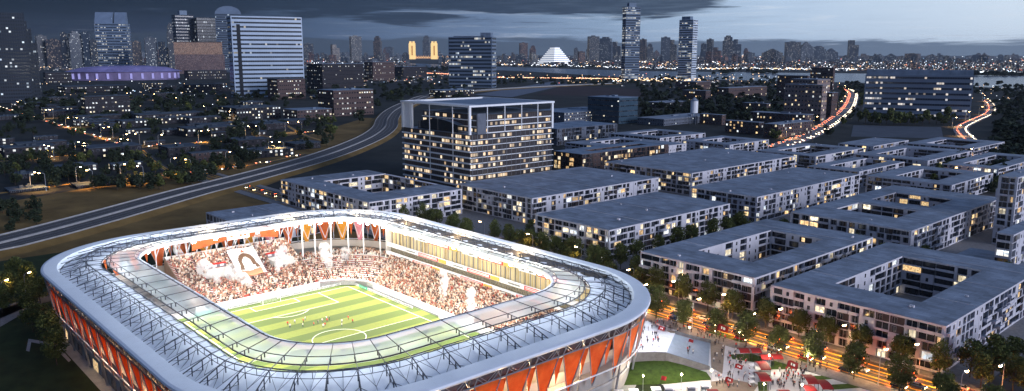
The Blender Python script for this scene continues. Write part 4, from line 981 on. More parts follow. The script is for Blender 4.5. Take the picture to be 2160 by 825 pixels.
# generic flat-roofed building with real windows, placed by its near top corner
def corner_box(pxn, pyn, h, pxl, pxr):
    p = G(pxn, pyn, h); w = reach(p, (-1, 0), pxl, h); l = reach(p, (0, 1), pxr, h); return p.x-w, p.x, p.y, p.y+l
def plain(name, x0, x1, y0, y1, h, label, wallm, roofm, fl, seed=0, plit=.2, cat="building", group=None, maxw=60, kinds=('cool', 'pale', 'cool'), step=3.6, ww=1.7, wh=1.6, ov=.4, pent=True):
    rnd = random.Random(seed); ox, oy = (x0+x1)/2, (y0+y1)/2; root = empty(name, (ox, oy, 0), 0, label, cat, group)
    X, Y = (x1-x0)/2, (y1-y0)/2; b = MB(); b.box(-X, X, -Y, Y, 0, h-.2); b.build("wall", wallm, root)
    b = MB(); b.box(-X-ov, X+ov, -Y-ov, Y+ov, h-.2, h+.35)
    if pent and X > 6 and Y > 6:
        for k in range(rnd.randint(1, 3)):
            a, c = rnd.uniform(-X*.6, X*.4), rnd.uniform(-Y*.6, Y*.4); b.box(a, a+rnd.uniform(2, X*.4), c, c+rnd.uniform(2, Y*.4), h+.36, h+rnd.uniform(1, 2.6))
    b.build("roof", roofm, root)
    fh = h/fl; W_ = []
    for o, d, n, L in (((-X, -Y), (1, 0), (0, -1), 2*X), ((X, -Y), (0, 1), (1, 0), 2*Y)):
        k = max(1, int(L/step)); s = L/k
        for i in range(k):
            for f in range(fl): W_.append((rnd.random() > plit, rnd.random(), o[0]+d[0]*(i+.5)*s+n[0]*.03, o[1]+d[1]*(i+.5)*s+n[1]*.03, f*fh+fh*.3, n))
    W_.sort(key=lambda q: q[:2]); rest = MB()
    for i, (dk, _, x, y, z, n) in enumerate(W_):
        k = 'dark' if dk else rnd.choice(kinds)
        if i < maxw: put_window(root, k, x, y, z, min(ww, step*.8), min(wh, fh*.62), n)
        else:
            d = (-n[1], n[0]); rest.obox((x, y), d, n, -ww/2, ww/2, -.02, .03, z, z+min(wh, fh*.62), 0)
    if rest.f: rest.build("window", [M['glassdark']], root, kind='stuff')
    return root
DW, GW, BW = M['darkwall'], M['greywall'], M['brick']; RD, RB, RG = M['roofdark'], M['roofblue'], M['roofgrey']
q = corner_box
def px_box(px, pt, pb_, l, r):
    p = G(px, pb_, 0); h = height_to(p, pt); w = min(reach(p, (-1, 0), l, h), 90); d = min(reach(p, (0, 1), r, h), 220); return p.x-w, p.x, p.y, p.y+d, h
def pb(name, spec, label, wm, rm, fl, **k):
    x0, x1, y0, y1, h = px_box(*spec); return plain(name, x0, x1, y0, y1, h, label, wm, rm, fl, **k)
DWL = mat("wall_left_district_dimmed", (.03, .028, .034), .8, .3, .5)  # wall copy darkened for the dimmer left side
# --- middle ground, behind the glass office building
x0, x1, y0, y1 = q(1228, 326, 15, 1168, 1410); block("office_building", x0, x1, y0, y1, [(x0+14, x1-10, y0+22, y1-18)], "brown brick office building with a rectangular courtyard right of the glass office tower", fl=4, fh=3.7, seed=61, wallm='brick', plit=.35, maxw=90, cat="office building", roofm=RB)
x0, x1, y0, y1 = q(1175, 272, 18, 1100, 1302); block("office_building", x0, x1, y0, y1, [], "grey office building with banded facade behind the brown brick courtyard building", fl=4, fh=4.4, seed=62, wallm='grey', plit=.1, maxw=60, cat="office building", roofm=RB)
pb("office_building", (1190, 238, 262, 1120, 1302), "grey blue office block with a lit top storey behind the banded grey office", GW, RB, 4, seed=63, plit=.3)
pb("office_building", (1305, 207, 262, 1240, 1346), "dark blue glass office block in front of the reddish field", mat("blue_glass_wall", (.04, .07, .10), .2, .2, .2), RB, 5, seed=64, plit=.03, ww=3)
pb("warehouse", (1400, 252, 266, 1345, 1510), "low wide hall with a pale flat roof behind the dark blue glass office", GW, RG, 2, seed=65, plit=.03)
pb("warehouse", (1400, 217, 228, 1362, 1452), "low dark glazed hall with pale roof edge near the foot of the slim towers", DW, RG, 2, seed=66, plit=.05)
# --- brick quarter right of centre
PBK = mat("pale_brick", (.22, .17, .16), .8, .3, .6)
BQ = [((1700, 160, 215), 1640, 1708, 7, "tall brick block at the back left of the brick quarter"), ((1755, 143, 190), 1710, 1762, 6, "highest brick block of the brick quarter, nearest the river"), ((1720, 168, 235), 1668, 1752, 7, "stepped brick block with bright penthouse in the middle of the brick quarter"),
      ((1730, 180, 257), 1656, 1746, 8, "gridded pale brick tower block facing the lit road to the river"), ((1616, 219, 241), 1567, 1626, 3, "small brick house behind the long brick row"), ((1698, 243, 264), 1583, 1716, 3, "long dark brick row with pale roof left of the lit road"),
      ((1640, 263, 292), 1612, 1714, 4, "front brick block of the brick quarter with pale roof, next to the lit road"), ((1600, 259, 284), 1530, 1611, 4, "front brick row left of the front brick block"), ((1522, 243, 264), 1476, 1531, 3, "left brick row of the brick quarter beside the water tower"), ((1536, 186, 207), 1513, 1618, 2, "brick hall with an angled pale metal roof and trees before it"),
      ((1488, 192, 216), 1440, 1499, 3, "low brick house in front of the slim towers"), ((1468, 173, 190), 1425, 1500, 3, "pale-roofed villa block close to the second slim tower"), ((1752, 196, 246), 1738, 1768, 5, "narrow brick wing right of the gridded pale brick block")]
for i, ((px, pt, pb_), l, r_, fl, lb) in enumerate(BQ): pb("brick_building", (px, pt, pb_, l, r_), lb, PBK if i in (3, 2) else BW, RG, fl, seed=70+i, plit=.2, kinds=('warm', 'cool', 'pale'), maxw=50, step=5, ww=2.4, wh=2.6)
# --- left district
LD = [((203, 47), 170, 273, 5, "dark five-storey block with many pale lit windows in the left district", 'd', .5), ((234, 12), 93, 168, 2, "low hall with a plain dark roof left of the dark five-storey block", 'd', .04), ((242, 18), 276, 430, 2, "long low hall with blue-grey roof and lit window row beside the dark five-storey block", 'd', .3),
      ((228, 26), 460, 592, 4, "wide low office with banded windows left of the dark brick school", 'd', .35), ((232, 24), 597, 700, 3, "dark brick school-like building with white lit windows", 'b', .2), ((166, 44), 563, 643, 5, "brick block with white lit windows at the foot of the bright striped slab", 'b', .35),
      ((134, 55), 645, 766, 6, "wide office with bright lit windows right of the bright striped slab", 'd', .3), ((190, 56), 670, 787, 5, "dark brick office with blue-grey roof and brightly lit windows at the highway curve", 'b', .45), ((130, 40), 768, 832, 6, "office block behind the wide office, towards the golden bridge", 'b', .3),
      ((178, 18), 385, 470, 3, "dark low building behind the long low hall", 'd', .2), ((182, 14), 120, 270, 2, "low dark building below the purple arena with a pale lit row", 'd', .3), ((174, 14), 300, 350, 3, "small lit block in front of the right half of the purple arena", 'd', .6),
      ((245, 10), -20, 44, 2, "low house with white lit windows at the far left near the first lamps", 'd', .4), ((292, 26), 0, 30, 4, "house with scattered white lit windows at the left edge", 'd', .5), ((288, 14), 68, 122, 2, "low house with a row of white lit windows beside the house at the left edge", 'd', .5), ((306, 8), 96, 180, 1, "flat roofed house behind the second pair of lamps", 'd', .1),
      ((353, 14), 105, 205, 2, "courtyard house with lit eaves left of the middle street", 'd', .4), ((346, 14), 228, 300, 2, "low house with white lit windows between the two middle streets", 'd', .4), ((368, 12), 20, 92, 2, "dark roofed house at the left edge above the lit road", 'd', .1),
      ((265, 13), 207, 250, 1, "small pale walled house below the dark five-storey block", 'd', .1), ((274, 9), 262, 318, 2, "small long house with pale lit windows near the diagonal street", 'd', .4), ((298, 9), 302, 348, 2, "tiny low house between the lamps of the diagonal street", 'd', .4),
      ((279, 12), 444, 490, 1, "small house with a lit glazed front beside the upper street", 'd', .7), ((291, 9), 481, 538, 1, "flat roofed pavilion with a lit glass front in the trees", 'd', .9), ((277, 9), 533, 562, 1, "tiny lit house right of the flat roofed pavilion", 'd', .5),
      ((323, 20), 395, 482, 2, "long low house with a dark roof in the trees above the lit road", 'b', .15), ((303, 14), 600, 676, 2, "pale roofed hall beside the highway with few lit windows", 'd', .12), ((254, 10), 584, 664, 2, "flat roofed annex in front of the dark brick school", 'd', .1),
      ((392, 6), 150, 262, 1, "large dark flat roof at the edge of the lit road near the highway", 'd', .02), ((402, 6), 10, 100, 1, "dark flat roof at the left edge beside the highway", 'd', .02), ((190, 16), 905, 1000, 3, "low office with a white lit front before the grey office slab", 'd', .5), ((152, 24), 90, 150, 3, "dark block at the foot of the stepped dark tower", 'd', .2),
      ((120, 20), 160, 214, 3, "dim block with pale lit windows behind the left half of the purple arena", 'd', .5), ((112, 30), 88, 130, 4, "dark block between the stepped tower and the purple arena", 'd', .1), ((196, 12), 320, 372, 2, "dark flat building between the purple arena and the long low hall", 'd', .1), ((215, 9), 500, 560, 2, "low lit wing behind the wide low office", 'd', .3),
      ((140, 22), 830, 900, 3, "low dark building left of the grey office slab below the golden bridge", 'd', .15), ((148, 20), 388, 478, 3, "row of dim lit houses at the foot of the hospital", 'd', .3), ((262, 8), 390, 440, 1, "small dark shed near the upper street lamps", 'd', .05)]
for i, ((pt, hp), l, r_, fl, lb, w, pl_) in enumerate(LD):
    st_ = .12 if r_ < 560 else .3
    pb("building", (l+st_*(r_-l), pt+1, pt+hp, l, r_), lb, BW if w == 'b' else DWL, RD if r_ < 700 else RB, fl, seed=100+i, plit=pl_, maxw=44, kinds=('cool', 'cool', 'pale'), step=4.5, ww=2.4, wh=2.2)
HZ = [((0, 205, 150, 240), 6, "behind the diagonal street at the left edge"), ((270, 250, 470, 285), 7, "between the long low hall and the upper lamps"), ((0, 308, 110, 335), 4, "at the left edge between the two streets"), ((180, 310, 300, 330), 4, "between the middle and the diagonal street"), ((300, 325, 385, 360), 3, "near the lower end of the diagonal street"), ((560, 262, 640, 275), 2, "beside the upper right lamps"),
      ((100, 255, 220, 275), 5, "left of the diagonal street's bend"), ((520, 305, 620, 330), 3, "in the grove beside the highway"), ((280, 182, 480, 200), 6, "at the foot of the hospital block"), ((640, 190, 700, 215), 2, "left of the dark brick office at the highway curve"), ((700, 150, 860, 185), 6, "between the wide office and the grey office slab")]
rh = random.Random(31); taken = []
for (x0, y0, x1, y1), cnt, lb in HZ:
    k = t_ = 0
    while k < cnt and t_ < 60:
        t_ += 1; px, py = rh.uniform(x0, x1), rh.uniform(y0, y1); p = G(px, py, 0); w, d, h = rh.uniform(14, 34), rh.uniform(22, 60), rh.uniform(6, 11)
        if any(abs(p.x-a) < (w+c)/2+5 and abs(p.y-b_) < (d+e)/2+5 for a, b_, c, e in taken) or any(abs(p.x-o.location.x) < w/2+22 and abs(p.y-o.location.y) < d/2+32 for o in bpy.data.objects if o.name.startswith("building") and o.parent is None) or min((c[0]-p.x)**2+(c[1]-p.y)**2 for C in LR for c in C) < 700 or min((c[0]-p.x)**2+(c[1]-p.y)**2 for c in HW) < 1800: continue
        taken.append((p.x, p.y, w, d)); k += 1
        plain("house", p.x-w/2, p.x+w/2, p.y-d/2, p.y+d/2, h, "small dark flat-roofed house "+lb, DWL, RD if px < 640 else RB, 2, seed=int(px*py), plit=rh.choice((.1, .3, .6)), cat="house", group="houses "+lb, maxw=14, kinds=('cool', 'pale', 'cool'), step=5, ww=2.4, wh=2)
# --- glass office building with the white open frame
def ho():
    p = G(990, 223, 62); x1, y0 = p.x, p.y; w = reach(p, (-1, 0), 846, 62); l = reach(p, (0, 1), 1168, 62); x0, y1 = x1-w, y0+l; ox, oy = (x0+x1)/2, (y0+y1)/2
    rt = empty("office_tower", (ox, oy, 0), 0, "big glass office building with white open roof frame and warm lit storeys behind the stadium", "office building")
    X, Y = w/2, l/2; WS = M['whitesteel']; gl = mat("office_glass_bronze", (.05, .045, .045), .12, .3, .3, spec=.8)
    b = MB(); b.box(-X+1.2, X-1.2, -Y+1.2, Y-1.2, 0, 41.5, 0, 1); b.build("glass_body", [gl, RB], rt)
    b = MB(); b.box(-X+14, X-1.2, -Y+10, Y-1.2, 41.6, 55.0, 0, 1); b.build("upper_body", [gl, RB], rt)
    fh = 4.15; rnd = random.Random(9)
    lw = lit_grid("office_lit_rows", (.05, .045, .045), 2.3, 60, .40, (1, .66, .36), (1, .86, .66), 1.15, glass=(.05, .045, .05), mw=.86, mh=2, rows=.45)
    for f in range(10):
        z = f*fh
        b = MB(); b.box(-X, X, -Y, -Y+1.15, z, z+.95); b.box(X-1.15, X-.05, -Y+1.2, Y, z+.02, z+.42); b.box(-X, -X+1.1, -Y+1.2, Y, z+.02, z+.9); b.build("spandrel_band", WS if f else M['concrete'], rt)
        b = MB(); z0 = z+1.2; 
        for o, d, n, L in (((-X+1.2, -Y+1.2), (1, 0), (0, -1), 2*X-2.4), ((X-1.2, -Y+1.2), (0, 1), (1, 0), 2*Y-2.4)): b.obox(o, d, n, .3, L-.3, .02, .1, z0, z0+2.2)
        b.build("ribbon_window", lw, rt)
    for f in range(3):
        z = 41.6+f*4.4; b = MB(); b.box(-X+13.6, X-.8, -Y+9.6, Y-.8, z+.05, z+.7); b.build("spandrel_band", WS, rt)
        b = MB(); b.obox((-X+14, -Y+10), (1, 0), (0, -1), .5, 2*X-15.7, .02, .1, z+1.3, z+3.4); b.obox((X-1.2, -Y+10), (0, 1), (1, 0), .5, 2*Y-11.7, .02, .1, z+1.3, z+3.4); b.build("ribbon_window", lw, rt)
    # curved glass lobby pavilion under the frame
    b = MB(); n = 10
    pts = [(-X+16+(2*X-34)*i/n, 47+3.2*math.sin(math.pi*i/n)) for i in range(n+1)]
    for i in range(n):
        (a, za), (c, zc) = pts[i], pts[i+1]; b.face([(a, -Y+4, 41.7), (c, -Y+4, 41.7), (c, -Y+4, zc), (a, -Y+4, za)], 0); b.face([(a, -Y+4, za), (c, -Y+4, zc), (c, -Y+9.8, zc), (a, -Y+9.8, za)], 1)
    b.build("sky_lobby", [M['glassdark'], RB], rt)
    # the frame: corner piers, edge beams, pergola roof
    for x, y in ((-X, -Y), (X-1.6, -Y), (X-1.6, Y-1.6), (-X, Y-1.6), (-X+12, -Y)): b = MB(); b.box(x, x+1.6, y, y+1.6, 41.6, 60.6); b.build("frame_pier", WS, rt)
    b = MB(); b.box(-X, -X+9, -Y+1.7, -Y+2.4, 41.6, 60.6); b.build("frame_wall", WS, rt)
    b = MB(); b.box(-X-.5, X+.5, -Y-.5, -Y+1.8, 60.7, 62); b.box(-X-.5, X+.5, Y-1.8, Y+.5, 60.7, 62); b.box(-X-.5, -X+1.8, -Y+1.8, Y-1.8, 60.7, 62); b.box(X-1.8, X+.5, -Y+1.8, Y-1.8, 60.7, 62)
    b.build("frame_edge_beam", WS, rt)
    b = MB(); b.box(-X+16, X-3, -Y+14, Y-3, 61.0, 61.6); b.build("canopy_roof", M['roofblue'], rt)
    for i in range(9): b = MB(); yy = -Y+3+i*1.3; b.box(-X+1.9, X-1.9, yy, yy+.6, 61.0, 61.7); b.build("pergola_slat", WS, rt)
    for k in range(4): b = MB(); yy = -Y+(2*Y)*(k+1)/5; b.box(X-.9, X-.3, yy, yy+.5, 41.7, 60.6); b.build("frame_post", WS, rt)
    for k in range(2): b = MB(); xx = -X+(2*X)*(k+1)/3+8; b.box(xx, xx+.5, -Y+.1, -Y+.6, 4, 60.6); b.build("frame_post", WS, rt)
    for k in range(18): b = MB(); yy = -Y+2*Y*(k+.5)/18; b.box(X-.02, X+.14, yy, yy+.14, 4, 41.5); b.build("mullion", M['greysteel'], rt)
    b = MB(); b.obox((X-1.1, -Y+1), (0, 1), (1, 0), 6, 14, 0.1, 1.3, 41.5, 56); b.build("stair_core", GW, rt)
ho()
# --- towers with ribbon windows
def ribbon_tower(name, px_l, px_r, py_b, py_t, label, wm, fl, lw, depth=.5, rot=0.0, corner=None, pent=None, top=None, cat="tower", gap=.52, offs_=0.0, cap=RB):
    pc = (px_l+px_r)/2; p = G(pc, py_b, 0); d = math.hypot(p.x-CAM.x, p.y-CAM.y); zdist = (Vector(p)-CAM).dot(FW); W_ = (px_r-px_l)*zdist/FPX; H = height_to(p, py_t)
    az = math.atan2(p.y-CAM.y, p.x-CAM.x); rz = az-math.pi/2+rot     # local -y faces the camera
    cr_ = abs(math.cos(rot)); sr = abs(math.sin(rot)); w = W_/(cr_+depth*sr); dd = w*depth
    rt = empty(name, (p.x, p.y, 0), rz, label, cat); X, Y = w/2, dd/2
    b = MB(); b.box(-X, X, -Y, Y, 0, H, 0, 1); b.build("wall", [wm, cap], rt); fh = H/fl
    for f in range(fl):
        z = f*fh+fh*(1-gap)/2+offs_*fh; b = MB()
        b.obox((-X, -Y), (1, 0), (0, -1), w*.012, w*.988, .02, .25, z, z+fh*gap); b.obox((X, -Y), (0, 1), (1, 0), dd*.03, dd*.97, .02, .25, z, z+fh*gap); b.obox((-X, Y), (0, -1), (-1, 0), dd*.03, dd*.97, .02, .25, z, z+fh*gap)
        b.build("ribbon_window", lw, rt)
    if pent:
        for (a, c, h2) in pent: b = MB(); b.box(-X+2*X*a, -X+2*X*c, -Y*.6, Y*.6, H+.01, H+h2*H); b.build("penthouse", RB, rt)
    return rt, X, Y, H
lcool = lit_grid("ribbon_cool", (.03, .04, .055), 5.4, 400, .34, (.75, .87, 1), (1, .9, .72), .7, glass=(.02, .03, .045), mw=.92, mh=2, rows=.62)
ldim = lit_grid("ribbon_dim", (.012, .018, .026), 4.2, 400, .16, (.7, .85, 1), (.9, .95, 1), .9, glass=(.012, .018, .028), mw=.85, mh=2, rows=.3)
lwarm = lit_grid("ribbon_warm", (.03, .04, .055), 3.4, 400, .38, (1, .82, .62), (.9, .92, 1), .8, glass=(.02, .028, .05), mw=.9, mh=2, rows=.5)
bs = mat("pale_spandrel_blue", (.31, .40, .53), .25, .12, .03, spec=.7); db = mat("dark_spandrel_blue", (.018, .026, .042), .6, .2, .02); sb = mat("spandrel_steel_blue", (.13, .175, .25), .35, .15, .02)
sl_, Xs, Ys, Hs = ribbon_tower("office_slab", 492, 641, 203, 36, "bright striped office slab with pale blue bands, tallest thing left of centre", bs, 19, lit_grid("slab_rows", (.012, .018, .026), 5, 400, .10, (1, .85, .6), (.8, .9, 1), .5, glass=(.012, .018, .026), mw=.8, mh=2, rows=.3), .35, rot=.20, gap=.40)
b = MB(); b.box(-Xs*.86, -Xs*.76, -Ys-.6, -Ys-.3, 4, Hs*.90); b.build("stair_recess", mat("slab_recess_dark", (.012, .016, .024), .6, .2, .1), sl_)
ribbon_tower("office_slab", 947, 1047, 184, 78, "grey blue office slab with white lit rows left of the pyramid", sb, 14, lcool, .3, rot=-.35, pent=((.1, .8, .02), (.72, .95, .08)), gap=.5)
ribbon_tower("residential_tower", 1310, 1347, 170, 15, "slim residential tower with lit rows, taller of the two slim ones", sb, 30, lcool, .7, rot=.35, pent=((.25, .75, .055),), gap=.4)
ribbon_tower("residential_tower", 1429, 1467, 169, 42, "slim pale residential tower, the shorter of the two slim towers", mat("pale_tower_wall", (.50, .56, .64), .3, .15, .05), 26, lcool, .7, rot=-.45, pent=((.1, .7, .055),), gap=.4)
ribbon_tower("office_slab", 1830, 2029, 246, 158, "wide blue office slab with banded storeys between the two lit roads", sb, 8, lwarm, .3, rot=.0, pent=((.005, .995, .12),), gap=.36, cap=RB)
ribbon_tower("office_tower", 211, 278, 142, 50, "slab tower with a slanted twin crown and pale lit storeys above the purple arena", sb, 16, lcool, .5, rot=-.25, gap=.4)
pr_ = G(243, 142, 0); H_ = height_to(pr_, 50); Ht = height_to(pr_, 26)
tw = [o for o in bpy.data.objects if o.get("label", "").startswith("slab tower with a slanted")][0]
for a, c in ((-.46, .05), (.1, .42)):
    w_ = (278-211)*(Vector(pr_)-CAM).dot(FW)/FPX; b = MB(); x0_, x1_ = a*w_, c*w_; y_ = w_*.18
    b.poly([(x0_, -y_), (x1_, -y_), (x1_, y_), (x0_, y_)], H_+.1, Ht); b.v[4:8] = [(x, y*.35+y_*.3, z) for x, y, z in b.v[4:8]]; b.build("crown", sb, tw)
ribbon_tower("office_tower", -20, 62, 215, 27, "dark stepped tower with scattered lit windows at the left edge", db, 26, ldim, .7, rot=0, gap=.5)
for i, (l, r_, t) in enumerate(((58, 72, 44), (66, 80, 60), (74, 88, 90))):
    ribbon_tower("office_tower", l, r_, 214-i*2, t, f"{('tallest', 'middle', 'lowest')[i]} step of the dark tower group at the left edge", db, 22-i*3, ldim, .9, gap=.5)
ribbon_tower("office_tower", 372, 414, 148, 32, "dark pointed tower behind the brown hospital block, left one", db, 18, ldim, .6, rot=.3, gap=.4, pent=((.3, .7, .08),))
ribbon_tower("office_tower", 415, 460, 148, 38, "dark glass box tower behind the brown hospital block, right one", mat("black_glass", (.015, .017, .02), .2, .2, .1), 18, ldim, .6, rot=.35, gap=.6)
t_, X_, Y_, H__ = ribbon_tower("office_tower", 463, 514, 152, 30, "tall tower with rounded crown beside the bright striped slab", mat("round_tower_wall", (.09, .12, .17), .4, .15, .02), 26, ldim, .7, rot=0, gap=.35)
b = MB(); pts = [(-X_, H__)]+[(-X_*math.cos(math.pi*i/10), H__+X_*.62*math.sin(math.pi*i/10)) for i in range(1, 10)]+[(X_, H__)]
b.face([(x, -Y_, z) for x, z in pts]); b.face([(x, Y_, z) for x, z in pts][::-1]); b.strip([(x, Y_, z) for x, z in pts], [(x, -Y_, z) for x, z in pts]); b.build("crown", sb, t_)
lh = lit_grid("hospital_lit", (.10, .065, .07), 5.2, 5, .62, (1, .62, .5), (.9, .8, .9), .16, glass=(.05, .03, .035), mw=.55, mh=.6)
p = G(424, 155, 0); W_ = (475-378)*(Vector(p)-CAM).dot(FW)/FPX; H_ = height_to(p, 90)
rt = empty("hospital", (p.x, p.y, 0), math.atan2(p.y-CAM.y, p.x-CAM.x)-math.pi/2, "broad brown block with a glowing mottled top and rows of small windows", "building")
b = MB(); b.box(-W_/2, W_/2, -25, 25, 0, H_*.62); b.build("wall", lh, rt)
b = MB(); b.box(-W_/2-1, W_/2*.93, -26, 26, H_*.62+.05, H_); b.build("upper_wall", lit_grid("hospital_top", (.2, .12, .09), 2.4, 2.4, .75, (1, .55, .35), (1, .82, .72), .26, glass=(.1, .06, .05), mw=.8, mh=.8), rt)
b = MB(); b.box(-W_/2-2, W_/2, -27, 27, H_+.05, H_+3); b.build("roof", M['brick'], rt)
# purple lit arena
p = G(265, 168, 0); s_ = (Vector(p)-CAM).dot(FW)/FPX; rt = empty("arena", (p.x, p.y, 0), math.atan2(p.y-CAM.y, p.x-CAM.x)-math.pi/2, "low round arena glowing violet under the slant-crowned tower", "arena")
def ring_(b, rx, ry, z0, z1, k=1.0, n=40, mi=0): b.strip([(rx*math.cos(2*math.pi*i/n), ry*math.sin(2*math.pi*i/n), z0) for i in range(n)], [(k*rx*math.cos(2*math.pi*i/n), k*ry*math.sin(2*math.pi*i/n), z1) for i in range(n)], mi, closed=True)
av = mat("arena_violet_wall", (.16, .13, .24), .5, .4, .02, emit=(.36, .28, .75), es=.035)
b = MB(); ring_(b, 105*s_, 60*s_, 0, 17*s_); b.build("wall", av, rt)
b = MB(); ring_(b, 112*s_, 64*s_, 17.2*s_, 26*s_, .72); ring_(b, 80*s_, 46*s_, 26*s_, 29*s_, .5); b.face([(40*s_*math.cos(2*math.pi*i/40), 23*s_*math.sin(2*math.pi*i/40), 29*s_) for i in range(40)]); b.build("roof", mat("arena_violet_roof", (.17, .15, .30), .5, .4, .02, emit=(.25, .24, .8), es=.04), rt)
for i in range(14):
    a = math.pi*(1.08+.84*i/13); b = MB(); x, y = 106*s_*math.cos(a), 61*s_*math.sin(a); b.box(x-2.2*s_, x+2.2*s_, y-2, y+2, 3*s_, 14*s_); b.build("lit_panel", glow("arena_panel", (.42, .38, .72), .16), rt)
# white stepped pyramid
p = G(1170, 134, 0); s_ = (Vector(p)-CAM).dot(FW)/FPX; rt = empty("pyramid_building", (p.x, p.y, 0), math.atan2(p.y-CAM.y, p.x-CAM.x)-math.pi/2+.75, "floodlit white stepped pyramid building on the far river bank", "pyramid building")
for i in range(9):
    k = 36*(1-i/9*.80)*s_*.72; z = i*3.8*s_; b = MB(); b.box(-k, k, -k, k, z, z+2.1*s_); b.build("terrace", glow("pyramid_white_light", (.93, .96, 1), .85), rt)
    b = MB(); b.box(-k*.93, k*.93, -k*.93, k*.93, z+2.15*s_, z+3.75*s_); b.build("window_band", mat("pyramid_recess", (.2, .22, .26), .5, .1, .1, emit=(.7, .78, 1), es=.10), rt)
# golden lifting bridge
p = G(893, 125, 0); s_ = (Vector(p)-CAM).dot(FW)/FPX; rt = empty("lift_bridge", (p.x, p.y, 0), math.atan2(p.y-CAM.y, p.x-CAM.x)-math.pi/2, "golden floodlit lifting bridge with two square towers over the far river", "bridge")
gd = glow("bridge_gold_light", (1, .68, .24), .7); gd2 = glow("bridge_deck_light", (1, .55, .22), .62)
for x in (-23, 23):
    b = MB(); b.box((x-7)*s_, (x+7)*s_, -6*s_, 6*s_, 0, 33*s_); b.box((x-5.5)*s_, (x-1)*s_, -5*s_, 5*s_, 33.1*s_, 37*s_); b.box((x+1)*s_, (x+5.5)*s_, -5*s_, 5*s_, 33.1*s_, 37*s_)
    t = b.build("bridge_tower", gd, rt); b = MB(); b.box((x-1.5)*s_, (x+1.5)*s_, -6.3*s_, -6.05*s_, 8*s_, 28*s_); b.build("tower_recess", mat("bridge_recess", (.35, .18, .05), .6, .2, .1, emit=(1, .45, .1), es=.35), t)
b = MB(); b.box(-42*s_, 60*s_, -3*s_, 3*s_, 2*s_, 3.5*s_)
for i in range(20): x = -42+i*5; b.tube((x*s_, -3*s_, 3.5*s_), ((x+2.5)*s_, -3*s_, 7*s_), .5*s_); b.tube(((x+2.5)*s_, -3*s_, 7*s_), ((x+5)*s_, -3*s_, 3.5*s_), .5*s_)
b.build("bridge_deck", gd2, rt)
# water tower
p = G(1463, 262, 0); rt = empty("water_tower", (p.x, p.y, 0), .3, "small pale water tower with conical cap and legs left of the brick quarter", "water tower"); hh = height_to(p, 205)
b = MB(); b.tube((0, 0, hh*.42), (0, 0, hh*.86), 5.2, 0, 14); b.build("tank", M['whitesteel'], rt); b = MB(); b.tube((0, 0, hh*.865), (0, 0, hh), 5.8, 0, 14, r2=.3); b.build("roof", RG, rt)
for a in range(4):
    b = MB(); t = a*math.pi/2+.78; b.tube((5.4*math.cos(t), 5.4*math.sin(t), 0), (4.2*math.cos(t), 4.2*math.sin(t), hh*.43), .5); b.build("leg", M['greysteel'], rt)
# ------------------------------------------------------------------ trees
def tree_mesh(h, w, n, sz, seed, trunk_h=.28, dark=False):
    """returns (trunk MB, crown MB): limbs and leaf-sized faces gathered in clumps"""
    r = random.Random(seed); T = MB(); Cr = MB(); th = h*trunk_h
    T.tube((0, 0, -.1), (0, 0, th), .2*h/10, 0, 6, r2=.14*h/10)
    cl = []
    for i in range(max(6, int(n/90))):
        a = r.uniform(0, 6.28); t = r.uniform(.05, 1.0); rad = w/2*math.sin(math.pi*(.12+.80*t))**.7*r.uniform(.35, .88)
        cl.append((math.cos(a)*rad, math.sin(a)*rad, th+(h-th)*t*.92, r.uniform(.16, .27)*w))
    for c in cl[:7]: T.tube((0, 0, th*.9), (c[0]*.7, c[1]*.7, c[2]), .09*h/10, 0, 4, r2=.03)
    T.tube((0, 0, th), (0, 0, h*.75), .12*h/10, 0, 5, r2=.03)
    for i in range(n):
        c = cl[i % len(cl)]; d = Vector((r.gauss(0, 1), r.gauss(0, 1), r.gauss(0, 1))).normalized()*c[3]*r.uniform(.55, 1.05)
        p = Vector(c[:3])+d; p.z = max(p.z, th*.85); a1 = Vector((r.uniform(-1, 1), r.uniform(-1, 1), r.uniform(-.5, .5))).normalized(); a2 = a1.cross(Vector((r.uniform(-1, 1), r.uniform(-1, 1), r.uniform(-1, 1)))).normalized()
        s = sz*r.uniform(.6, 1.25); Cr.face([tuple(p-a1*s-a2*s*.6), tuple(p+a1*s-a2*s*.6), tuple(p+a1*s*.7+a2*s*.8), tuple(p-a1*s*.7+a2*s*.8)], 0)
    return T, Cr
TR = []
for i, (h, w) in enumerate(((11.5, 7.5), (12.5, 7.0), (10.5, 7.8), (13, 8.2))):
    T, Cr = tree_mesh(h, w, 2600, .27, i+1); TR.append((T.mesh("trunk", M['trunk']), Cr.mesh("crown", M['leaf'])))
TF = []
for i, (h, w, dk) in enumerate(((10, 9, 1), (12, 10, 1), (9, 11, 1), (11, 8, 0), (9, 9, 0))):
    T, Cr = tree_mesh(h, w, 420, .62, i+30, .22); b = MB(); b.v = T.v+Cr.v; o_ = len(T.v); b.f = T.f+[tuple(k+o_ for k in f) for f in Cr.f]; b.m = [1]*len(T.f)+[0]*len(Cr.f); b.u = T.u+Cr.u; b.c = T.c+Cr.c
    TF.append(b.mesh("tree", [M['leafdark'] if dk else M['leaf'], M['trunk']]))
rt_ = random.Random(11)
def big_tree(x, y, label, group, z=0.0, s=1.0):
    t, c = TR[rt_.randrange(4)]; r_ = empty("street_tree", (x, y, z), rt_.uniform(0, 6.28), label, "tree", group); k = s*rt_.uniform(.9, 1.1); r_.scale = (k, k, k)
    link("trunk", t, r_); link("crown", c, r_); return r_
def small_tree(x, y, label, group, s=1.0, dark=True):
    o = link("tree", TF[rt_.randrange(3) if dark else 3+rt_.randrange(2)], None, label, "tree", group); o.location = (x, y, -.1); o.rotation_euler = (0, 0, rt_.uniform(0, 6.28)); k = s*rt_.uniform(.8, 1.2); o.scale = (k, k, k*rt_.uniform(.85, 1.1)); return o
